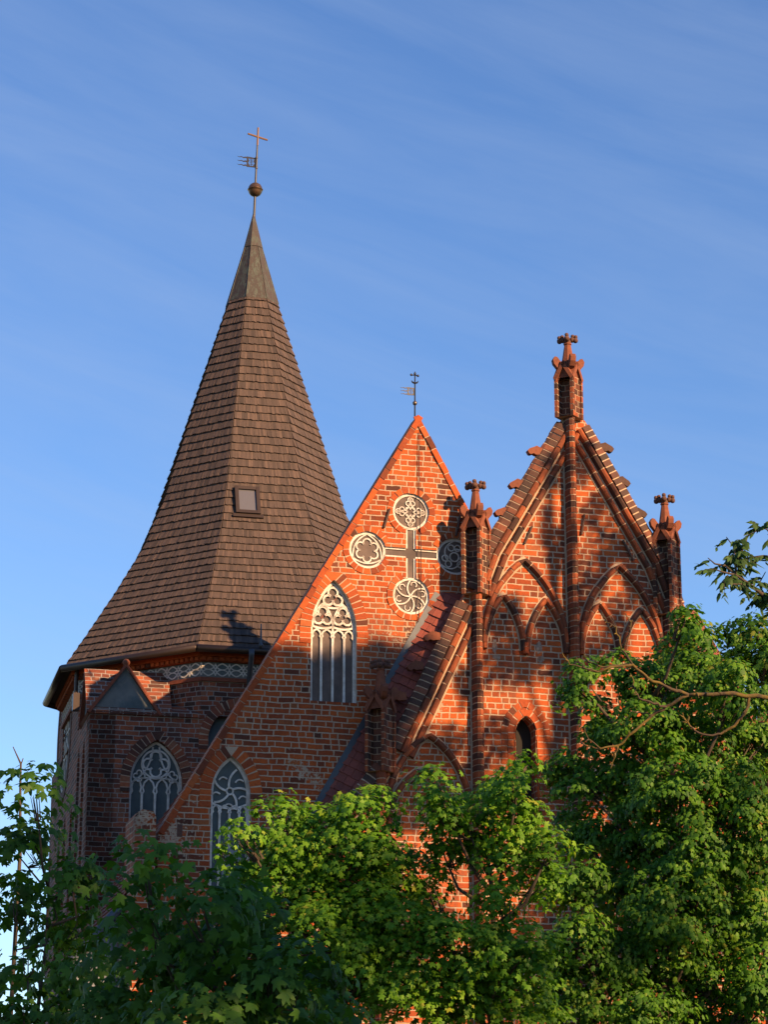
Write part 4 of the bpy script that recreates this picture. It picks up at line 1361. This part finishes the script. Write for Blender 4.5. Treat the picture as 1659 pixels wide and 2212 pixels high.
k = MB(); flag(k, lambda x, y, z: (a[0] + x * .26, y, a[1] + z * .14), .01)
k.build('flag', M['black_iron'], V2)

# ------------------------------------------------------------------ trees
MAPLE = [(0, 1.0), (12, .72), (24, .50), (38, .70), (52, .90), (66, .60), (82, .40), (104, .62), (128, .36), (165, .22)]
def leaf_template(kind):
    if kind == 'maple':
        ang = [a for a, r in MAPLE] + [180] + [-a for a, r in MAPLE[:0:-1]]
        rad = [r for a, r in MAPLE] + [.12] + [r for a, r in MAPLE[:0:-1]]
    elif kind == 'oak':
        ang = [0, 22, 45, 75, 115, 180, -115, -75, -45, -22]
        rad = [1.0, .55, .72, .40, .45, .45, .45, .40, .72, .55]
    else:
        ang = [0, 12, 40, 140, 180, -140, -40, -12]
        rad = [1.0, .66, .40, .38, .5, .38, .40, .66]
    pts = [(0.0, .12)] + [(math.sin(R(a)) * r * .5 * (1.0), math.cos(R(a)) * r * .5 + .1) for a, r in zip(ang, rad)]
    v = np.array([(x, y, -.30 * abs(x) - .35 * y * y) for x, y in pts])
    n = len(pts) - 1
    f = np.array([(0, 1 + i, 1 + (i + 1) % n) for i in range(n)])[:, ::-1]
    return v, f

def leaves(P, nrm, tip, size, kind):
    v, f = leaf_template(kind)
    N = len(P)
    z = nrm / np.linalg.norm(nrm, axis=1, keepdims=True)
    y = tip - z * (tip * z).sum(1, keepdims=True)
    y /= np.linalg.norm(y, axis=1, keepdims=True) + 1e-9
    x = np.cross(y, z)
    wx = RNG.uniform(.8, 1.15, (N, 1, 1))
    curl = RNG.uniform(.3, 1.9, (N, 1, 1))
    V = P[:, None, :] + size[:, None, None] * (v[None, :, 0:1] * wx * x[:, None, :] + v[None, :, 1:2] * y[:, None, :] + v[None, :, 2:3] * curl * z[:, None, :])
    F_ = f[None] + (np.arange(N) * len(v))[:, None, None]
    return V.reshape(-1, 3), F_.reshape(-1, 3), len(f)

def tree(name, label, blobs, Y, leaf, kind, mat, base, dens=1.0, spray=.32, trunk_r=.16, group=None, limb=True, face=(0, -1), depthf=1.0, up=.55, tmat='bark', jitter=1.0, open_=0.0):
    """blobs: (x, y, rx, ry[, density]) where the crown's masses show; each is a ball of sprays at its own distance"""
    b0 = Vector((base[0], base[1], 0))
    T = thing(name, label, 'tree', b0, 0, group)
    Ps, Ns, Ts, Ss, To = [], [], [], [], []
    cents = []
    for b in blobs:
        x, y, rx, ry = b[:4]
        dn = b[4] if len(b) > 4 else 1.0
        dz = RNG.uniform(-.8, .8) * jitter
        c = at(x, y, Y + dz)
        pm = FPX / (Y * CP + (c.z - CAMZ) * SP)
        a, h = rx / pm, ry / pm
        cents.append((c, a, h))
        dep = min(max(a, h) * depthf, 1.6)
        n = int(dens * dn * 20.0 * (a * h * PI) / (leaf * leaf))
        cr = spray * (leaf / .13)                         # clump radius
        per = 46
        nc = max(2, n // per)
        d = RNG.normal(size=(nc, 3)); d /= np.linalg.norm(d, axis=1, keepdims=True)
        rr = RNG.uniform(.05, 1.0, (nc, 1)) ** .45
        cen = np.array(c)[None] + d * rr * np.array([[a, dep, h]])
        ctone = RNG.uniform(-.22, .22, nc)
        crad = cr * RNG.uniform(.6, 1.25, (nc, 1))
        axis = d * np.array([[.5, .5, .3]]) + np.array([[0, 0, up]]) + RNG.normal(size=(nc, 3)) * .25
        axis /= np.linalg.norm(axis, axis=1, keepdims=True)
        for k in range(per):
            q = RNG.normal(size=(nc, 3)); q /= np.linalg.norm(q, axis=1, keepdims=True)
            q += axis * .75; q /= np.linalg.norm(q, axis=1, keepdims=True)
            sq = q * RNG.uniform(.55, 1.08, (nc, 1))
            sq -= axis * (sq * axis).sum(1, keepdims=True) * .5          # clumps are flattened sprays
            p = cen + sq * crad
            nn = q * .9 + axis * .7 + np.array([[face[0], face[1], 0]]) * .25 + RNG.normal(size=(nc, 3)) * .34
            tt = q * np.array([[1, 1, .3]]) + np.array([[0, 0, -.6]]) + RNG.normal(size=(nc, 3)) * .35
            Ps.append(p); Ns.append(nn); Ts.append(tt)
            Ss.append(leaf * RNG.uniform(.5, 1.25, nc)); To.append(np.clip(RNG.uniform(.1, .9, nc) + ctone, 0, 1))
    P = np.concatenate(Ps) - np.array(b0)[None]
    V, F_, nf = leaves(P, np.concatenate(Ns), np.concatenate(Ts), np.concatenate(Ss), kind)
    np_mesh('crown', V, F_, np.repeat(np.concatenate(To), nf), M[mat], T)
    # trunk and limbs
    k = MB()
    if limb:
        zt = max(c.z for c, a, h in cents)
        tp = [b0]
        mid = sum((c for c, a, h in cents), Vector()) / len(cents)
        steps = 7
        for i in range(1, steps + 1):
            f = i / steps
            q = Vector((b0.x + (mid.x - b0.x) * f * .6 + random.uniform(-.08, .08), b0.y + (mid.y - b0.y) * f * .6 + random.uniform(-.08, .08), zt * .93 * f))
            tp.append(q)
        k.tube([p - b0 for p in tp], [trunk_r * .6 * (1 - .85 * i / steps) for i in range(steps + 1)], 9)
        for c, a, h in cents:
            tz = max(c.z - (Vector((c.x, c.y, 0)) - Vector((tp[3].x, tp[3].y, 0))).length * .8 - h, zt * .12)
            i = min(max(int(tz / (zt * .93) * steps), 0), steps - 1)
            f = tz / (zt * .93) * steps - i
            s0 = tp[i].lerp(tp[i + 1], min(max(f, 0), 1))
            m_ = s0.lerp(c, .5) + Vector((random.uniform(-.15, .15), random.uniform(-.15, .15), -.12 + random.uniform(-.1, .1)))
            e = c + Vector((0, 0, h * .3))
            k.tube([p - b0 for p in (s0, s0.lerp(m_, .5), m_, m_.lerp(c, .6), c, e)], [trunk_r * q for q in (.2, .16, .12, .09, .06, .03)], 6)
            for j in range(4):
                d = Vector((random.gauss(0, 1), random.gauss(0, 1), random.gauss(.3, .6))).normalized()
                e2 = c + Vector((d.x * a * .6, d.y * a * .6, d.z * h * .6))
                k.tube([p - b0 for p in (m_.lerp(c, .7), m_.lerp(e2, .6) + Vector((0, 0, .03)), e2)], [trunk_r * .11, trunk_r * .08, trunk_r * .03], 5)
    if k.v: k.build('trunk', M[tmat], T, True)
    return T

def gpos(x, Y): p = at(x, 1800, Y); return (p.x, p.y)

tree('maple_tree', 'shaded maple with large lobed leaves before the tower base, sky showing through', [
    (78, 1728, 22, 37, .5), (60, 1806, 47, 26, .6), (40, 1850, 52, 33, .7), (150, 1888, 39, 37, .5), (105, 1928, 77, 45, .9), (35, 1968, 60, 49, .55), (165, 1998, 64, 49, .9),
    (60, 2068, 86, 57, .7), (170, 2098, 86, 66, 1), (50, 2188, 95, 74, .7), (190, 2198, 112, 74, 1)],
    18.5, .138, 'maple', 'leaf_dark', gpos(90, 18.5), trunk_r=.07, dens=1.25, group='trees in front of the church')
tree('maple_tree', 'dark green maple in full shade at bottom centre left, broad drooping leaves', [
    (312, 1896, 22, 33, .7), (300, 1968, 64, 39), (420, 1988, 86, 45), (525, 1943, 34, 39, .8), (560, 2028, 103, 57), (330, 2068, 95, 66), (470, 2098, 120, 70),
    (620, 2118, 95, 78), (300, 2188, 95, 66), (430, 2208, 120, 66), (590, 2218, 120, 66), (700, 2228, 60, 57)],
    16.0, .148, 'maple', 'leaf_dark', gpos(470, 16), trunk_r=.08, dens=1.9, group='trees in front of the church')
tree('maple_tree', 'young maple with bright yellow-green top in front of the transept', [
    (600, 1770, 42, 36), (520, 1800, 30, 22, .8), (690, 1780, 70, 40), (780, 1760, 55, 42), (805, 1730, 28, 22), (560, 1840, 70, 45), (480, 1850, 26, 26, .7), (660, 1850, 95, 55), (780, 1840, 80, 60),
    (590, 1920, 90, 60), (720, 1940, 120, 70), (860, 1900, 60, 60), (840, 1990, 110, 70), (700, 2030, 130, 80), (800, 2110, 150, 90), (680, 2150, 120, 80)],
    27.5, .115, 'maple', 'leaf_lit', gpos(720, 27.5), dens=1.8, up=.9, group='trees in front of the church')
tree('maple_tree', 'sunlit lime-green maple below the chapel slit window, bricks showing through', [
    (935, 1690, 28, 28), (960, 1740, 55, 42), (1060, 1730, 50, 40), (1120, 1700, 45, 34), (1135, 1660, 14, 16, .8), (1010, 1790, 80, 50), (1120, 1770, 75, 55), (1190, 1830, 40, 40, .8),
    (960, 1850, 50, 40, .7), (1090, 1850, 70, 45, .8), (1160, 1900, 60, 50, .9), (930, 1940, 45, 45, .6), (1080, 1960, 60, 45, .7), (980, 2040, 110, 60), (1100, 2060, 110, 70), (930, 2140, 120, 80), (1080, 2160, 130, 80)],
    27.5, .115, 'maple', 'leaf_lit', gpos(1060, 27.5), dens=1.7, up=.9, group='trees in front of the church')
tree('broadleaf_tree', 'tall mid-green tree filling lower right, trunk showing through dense small leaves', [
    (1480, 1345, 30, 36), (1500, 1390, 50, 45), (1450, 1430, 50, 40), (1255, 1480, 40, 45), (1330, 1440, 40, 30, .7), (1380, 1480, 60, 50), (1500, 1470, 80, 55), (1590, 1500, 80, 65),
    (1300, 1570, 60, 60), (1400, 1580, 90, 70), (1520, 1590, 100, 75), (1630, 1610, 70, 80), (1240, 1680, 60, 60), (1340, 1690, 90, 70), (1470, 1710, 110, 80), (1600, 1740, 90, 90),
    (1260, 1790, 70, 60), (1370, 1810, 100, 75), (1510, 1840, 120, 90), (1630, 1880, 70, 90), (1240, 1900, 70, 60), (1330, 1930, 100, 80), (1460, 1970, 120, 90), (1600, 2010, 100, 90),
    (1250, 2040, 80, 80), (1380, 2080, 110, 90), (1520, 2110, 120, 90), (1640, 2150, 80, 90), (1230, 2160, 90, 80), (1370, 2190, 120, 70), (1520, 2210, 120, 60)],
    31.5, .115, 'oak', 'leaf_oak', gpos(1418, 31.5), dens=2.0, spray=.26, trunk_r=.2, group='trees in front of the church')
tree('broadleaf_tree', 'dark rounded tree top at right edge, under the ash twigs', [
    (1640, 1370, 50, 40), (1590, 1385, 40, 34), (1650, 1430, 60, 50), (1600, 1450, 50, 45), (1700, 1480, 70, 70), (1720, 1390, 50, 60)],
    40.0, .14, 'oak', 'leaf_oak', gpos(1700, 40), dens=1.6, group='trees in front of the church')

# ash: twigs of pinnate leaves reaching in from the right
AY = 24.0
ab = at(1800, 1800, AY); ab.z = 0
AS = thing('ash_tree', 'ash twigs with narrow drooping leaflets against the sky at right edge', 'tree', ab)
k = MB()
tw = []
def tw_path(pts, r0, r1):
    P_ = [at(x, y, AY + dz) for x, y, dz in pts]
    k.tube([p - ab for p in P_], [r0 + (r1 - r0) * i / (len(P_) - 1) for i in range(len(P_))], 6)
    return P_
k.tube([Vector((0, 0, 0)), Vector((.05, 0, 3)), Vector((-.05, 0, 6)), at(1790, 1330, AY) - ab, at(1760, 1150, AY) - ab], [.16, .14, .11, .07, .03], 9)
main = tw_path([(1790, 1360, 0), (1700, 1318, 0), (1655, 1290, -.05), (1620, 1262, -.1), (1590, 1242, -.1), (1568, 1222, -.1)], .03, .008)
shoots = [main]
for pts in ([(1590, 1242, -.1), (1592, 1210, -.1), (1585, 1180, 0), (1570, 1160, .1)], [(1568, 1222, -.1), (1545, 1218, -.15), (1530, 1205, -.15)], [(1620, 1262, -.1), (1585, 1262, -.2), (1562, 1255, -.2)],
            [(1655, 1290, 0), (1640, 1262, .1), (1655, 1235, .1)], [(1740, 1200, 0), (1690, 1160, 0), (1650, 1140, 0), (1630, 1150, -.1)], [(1740, 1240, 0), (1690, 1205, 0), (1650, 1200, 0), (1612, 1205, 0)],
            [(1590, 1242, -.1), (1560, 1235, -.3), (1540, 1228, -.3)], [(1592, 1210, -.1), (1610, 1180, .2), (1616, 1160, .2)], [(1700, 1318, 0), (1680, 1290, .2), (1668, 1262, .2)], [(1700, 1318, .2), (1660, 1316, .1), (1640, 1300, .1)]):
    shoots.append(tw_path(pts, .012, .004))
Ps, Ns, Ts = [], [], []
for sh in shoots:
    for i in range(len(sh) - 1):
        L = (sh[i + 1] - sh[i]).length
        if sh is main and i < 2: continue
        for j in range(max(1, int(L / .05))):
            p = sh[i].lerp(sh[i + 1], random.random())
            # one compound leaf: a rachis with paired leaflets
            dr = Vector((random.uniform(-1, .6), random.uniform(-.7, .7), random.uniform(-.5, .35))).normalized()
            ln_ = random.uniform(.12, .24)
            sd = dr.cross(Vector((0, 0, 1))).normalized()
            tip_ = p + dr * ln_ + Vector((0, 0, -.05))
            k.tube([p - ab, (p + dr * ln_ * .5) - ab, tip_ - ab], [.003, .0025, .0015], 4)
            for q in range(4):
                f = (q + .7) / 4
                pp = p + dr * ln_ * f + Vector((0, 0, -.05 * f * f))
                for s_ in ((-1, 1) if q < 3 else (0,)):
                    tv = dr * .7 + sd * s_ * .8 + Vector((0, 0, -.75))
                    Ps.append(pp - ab); Ts.append(tv); Ns.append(Vector((random.gauss(0, .4), -.9 + random.gauss(0, .4), .6)))
V, F_, nf = leaves(np.array(Ps), np.array(Ns), np.array(Ts), RNG.uniform(.10, .17, len(Ps)), 'ash')
np_mesh('crown', V, F_, np.repeat(RNG.uniform(0, 1, len(Ps)), nf), M['leaf_ash'], AS)
k.build('trunk', M['bark'], AS, True)

# dead, lichen-covered limb of a tree standing right of the picture
DY = 22.0
db = at(1950, 1800, DY); db.z = 0
DT = thing('dead_tree', 'bare lichen-yellowed branch forking leftwards over the right tree', 'tree', db)
k = MB()
def limb(pts, r0, r1, wob=0.02):
    P_ = [at(x, y, DY + dz) for x, y, dz in pts]
    Q = []
    for i in range(len(P_) - 1):
        for j in range(4):
            q = P_[i].lerp(P_[i + 1], j / 4)
            if 0 < i or j: q = q + Vector((random.uniform(-1, 1), random.uniform(-1, 1), random.uniform(-1, 1))) * wob * .5
            Q.append(q)
    Q.append(P_[-1])
    k.tube([q - db for q in Q], [(r0 + (r1 - r0) * i / (len(Q) - 1)) * random.uniform(.88, 1.15) for i in range(len(Q))], 7)
    for i in range(2, len(Q) - 1):                # buds and spurs
        if random.random() < .5:
            d = Vector((random.uniform(-1, .3), random.uniform(-.6, .6), random.uniform(-.8, .8))).normalized()
            k.tube([Q[i] - db, Q[i] - db + d * random.uniform(.02, .06)], [r1 * 1.3 + .003, .002], 5)
k.tube([Vector((0, 0, 0)), Vector((0, 0, 4)), at(1940, 1520, DY) - db, at(1960, 1300, DY) - db], [.2, .17, .12, .06], 10)
limb([(1940, 1530, 0), (1800, 1512, 0), (1660, 1506, 0), (1560, 1499, 0), (1488, 1501, 0)], .026, .017)
limb([(1488, 1501, 0), (1450, 1488, -.05), (1400, 1465, -.1), (1370, 1440, -.1), (1345, 1400, -.15), (1330, 1355, -.2), (1318, 1330, -.2)], .017, .004)
limb([(1488, 1501, 0), (1440, 1527, .05), (1412, 1545, .1), (1370, 1580, .1), (1335, 1612, .15), (1300, 1618, .15), (1262, 1610, .2), (1255, 1600, .2)], .017, .004)
limb([(1400, 1465, -.1), (1370, 1438, -.2), (1330, 1440, -.2), (1290, 1450, -.2), (1230, 1435, -.2), (1215, 1410, -.2)], .014, .004)
limb([(1370, 1440, -.1), (1350, 1435, 0), (1300, 1440, .05), (1265, 1425, .1), (1262, 1412, .1)], .012, .004)
limb([(1440, 1527, .05), (1415, 1520, 0), (1380, 1508, 0), (1370, 1480, 0), (1362, 1455, 0)], .013, .004)
limb([(1412, 1545, .1), (1385, 1538, .15), (1365, 1537, .2)], .010, .004)
limb([(1335, 1612, .15), (1325, 1640, .2), (1320, 1660, .2)], .010, .004)
limb([(1620, 1506, 0), (1610, 1540, .05), (1580, 1575, .1), (1540, 1590, .1), (1500, 1578, .1), (1480, 1555, .15), (1475, 1540, .15)], .016, .005)
limb([(1500, 1578, .1), (1485, 1560, .05), (1488, 1545, 0)], .008, .003)
limb([(1345, 1400, -.15), (1360, 1370, -.2), (1362, 1345, -.25), (1352, 1325, -.25)], .010, .004)
limb([(1330, 1355, -.2), (1312, 1345, -.2), (1300, 1320, -.2)], .007, .003)
limb([(1290, 1450, -.2), (1262, 1440, -.3), (1245, 1420, -.3)], .008, .003)
limb([(1300, 1618, .15), (1270, 1595, .1), (1262, 1570, .1)], .007, .003)
k.build('trunk', M['lichen'], DT, True)

# bare twig at far left
BY = 20.0
bb = at(20, 1900, BY); bb.z = 0
BT = thing('bare_sapling', 'thin leafless twig poking up above the left maple', 'sapling', bb)
k = MB()
k.tube([Vector((0, 0, 0)), at(42, 1850, BY) - bb, at(43, 1690, BY) - bb, at(44, 1650, BY) - bb, at(27, 1613, BY) - bb], [.03, .016, .010, .009, .004], 6)
k.tube([at(44, 1652, BY) - bb, at(49, 1638, BY) - bb], [.006, .004], 5)
k.build('trunk', M['bark'], BT, True)

# ------------------------------------------------------------------ unseen trees, placed and shaped to cast shade on church and maples
S_h = Vector((SUN.x, SUN.y, 0)).normalized(); E1 = Vector((-S_h.y, S_h.x, 0))
def sunpt(h, v, t):
    z = (v + t * math.sin(SUN_EL)) / math.cos(SUN_EL)
    p = E1 * h + S_h * t
    return Vector((p.x, p.y, z))
def sun_hv(p):
    t = p.x * S_h.x + p.y * S_h.y
    return p.x * E1.x + p.y * E1.y, p.z * math.cos(SUN_EL) - t * math.sin(SUN_EL)

def shade_tree(label, t, blobs, dens, leaf=.34):
    cs_ = [sunpt(h, v, t + random.uniform(-1, 1)) for h, v, rh, rv in blobs]
    mid = sum(cs_, Vector()) / len(cs_)
    b0 = Vector((mid.x, mid.y, 0))
    T = thing('unseen_shade_tree', label, 'tree', b0, 0, 'unseen trees placed for their shade')
    Ps = []
    for c, (h, v, rh, rv) in zip(cs_, blobs):
        n = int(dens * rh * rv * PI / (leaf * leaf) * 11)
        d = RNG.normal(size=(n, 3)); d /= np.linalg.norm(d, axis=1, keepdims=True)
        rr = RNG.uniform(0, 1, (n, 1)) ** .45
        e = np.array([E1[:], S_h[:], (0, 0, 1)])
        Ps.append(np.array(c)[None] + (d * rr * np.array([[rh, max(rh, 1.0), rv]])) @ e)
    P = np.concatenate(Ps) - np.array(b0)[None]
    N = len(P)
    V, F_, nf = leaves(P, RNG.normal(size=(N, 3)) + np.array([[0, -.3, .5]]), RNG.normal(size=(N, 3)) + np.array([[0, 0, -.6]]), leaf * RNG.uniform(.7, 1.3, N), 'oak')
    np_mesh('crown', V, F_, np.repeat(RNG.uniform(0, 1, N), nf), M['leaf_oak'], T)
    k = MB()
    top = max(c.z for c in cs_)
    k.tube([Vector((0, 0, 0)), Vector((.1, .05, top * .35)), Vector((-.05, .1, top * .7)), Vector((0, 0, top))], [.26, .2, .12, .04], 10)
    for c in cs_:
        s0 = Vector((0, 0, max(c.z - 2.5, 1)))
        k.tube([s0, s0.lerp(c - b0, .5) + Vector((0, 0, .2)), c - b0], [.05, .035, .02], 6)
    k.build('trunk', M['bark'], T, True)
    return T
def onF(x, y, rh, rv, d=0.0):
    u, z = CF.px(x, y, d); h, v = sun_hv(CF.world(u, d, z)); return (h, v, rh, rv)
def onG(x, y, rh, rv): return onF(x, y, rh, rv, LG)
def on(x, y, Y, rh, rv): h, v = sun_hv(at(x, y, Y)); return (h, v, rh, rv)
shade_tree('tall dense unseen tree behind the viewer, its shade on the lower transept wall', 0.0, [
    onG(330, 1520, 1.0, 1.1), onG(430, 1535, 1.0, 1.15), onG(540, 1515, .85, 1.0), onG(620, 1520, .75, .95), onG(690, 1520, .65, .85), onG(755, 1500, .55, .82), onG(815, 1490, .45, .85), onG(860, 1480, .3, .7),
    onG(400, 1680, 1.1, 1.3), onG(540, 1670, 1.0, 1.3), onG(660, 1660, .9, 1.1), onG(745, 1620, .6, .8), onG(300, 1720, 1.1, 1.3), onG(420, 1850, 1.2, 1.2), onG(560, 1830, 1.1, 1.1), onG(400, 2000, 1.3, 1.1), onG(250, 1900, 1.1, 1.2)], 5.0)
shade_tree('slender loose-leaved tree out of view to the right, throwing dapples on the chapel gable', -12.0, [
    onF(1085, 1345, .42, .42), onF(1190, 1360, .35, .35), onF(1130, 1432, .9, .27), onF(1240, 1440, .4, .3), onF(1330, 1190, .45, .3), onF(1395, 1260, .4, .6), onF(1290, 1110, .3, .2), onF(1190, 1030, .25, .22),
    onF(1300, 1390, .5, .15), onF(1070, 1600, .4, .22), onF(940, 1620, .7, .30), onF(890, 1720, .8, .45), onF(1010, 1720, .7, .45),
    onF(1250, 1300, .25, .25), onF(1340, 1330, .3, .2), onF(1450, 1230, .25, .45), onF(1210, 1190, .3, .18), onF(1000, 1480, .15, .25), onF(1250, 1000, .2, .2), onF(1290, 1250, .3, .15), onF(1180, 1140, .12, .2)], 2.2, .17)
shade_tree('bushy tree out of view to the right, shading the foot of the chapel wall', -11.0, [
    onF(1250, 1900, .8, .6), onF(1450, 1880, .9, .8), onF(1330, 2040, 1.2, .7), onF(790, 1880, .5, .5), onF(860, 2030, .7, .6), onF(1100, 2110, 1.1, .6), onF(1580, 1950, .8, .8), onF(1180, 1990, .5, .4)], 1.6, .24)
shade_tree('broad low unseen tree behind the viewer shading the left-hand maples', 8.0, [
    on(100, 1880, 18.5, .9, .8), on(150, 2060, 18.5, 1.2, .9), on(320, 1960, 16, .9, .9), on(450, 2000, 16, 1.0, .9), on(560, 2050, 16, .9, .9), on(650, 2130, 16, .8, .8), on(450, 2180, 16, 1.6, .7), on(310, 1860, 16, .3, .3)], .9)
shade_tree('round unseen tree behind the viewer shading the lower middle maples', 8.0, [
    on(640, 2090, 27.5, .9, .8), on(760, 2100, 27.5, .8, .7), on(850, 2060, 27.5, .7, .6), on(700, 1980, 27.5, .4, .3), on(960, 2110, 27.5, .8, .5), on(1040, 2170, 27.5, .8, .5), on(1200, 2150, 31.5, .7, .4), on(1420, 2050, 31.5, .3, .6), on(1400, 1850, 31.5, .25, .4)], .6, .26)
for i, h_ in enumerate((4, 11, 18, 25, 32, 39, 46)):  # unseen row added to block the low sky glow
    shade_tree('broad unseen tree in a row added behind the viewer to block low sky glow', 21.0 + 3 * (i % 2), [
        (h_, 2.6, 4.4, 7.0), (h_ + .8, -4.5, 3.6, 4.5), (h_ - 1.5, -1, 3.2, 5)], .45, .55)
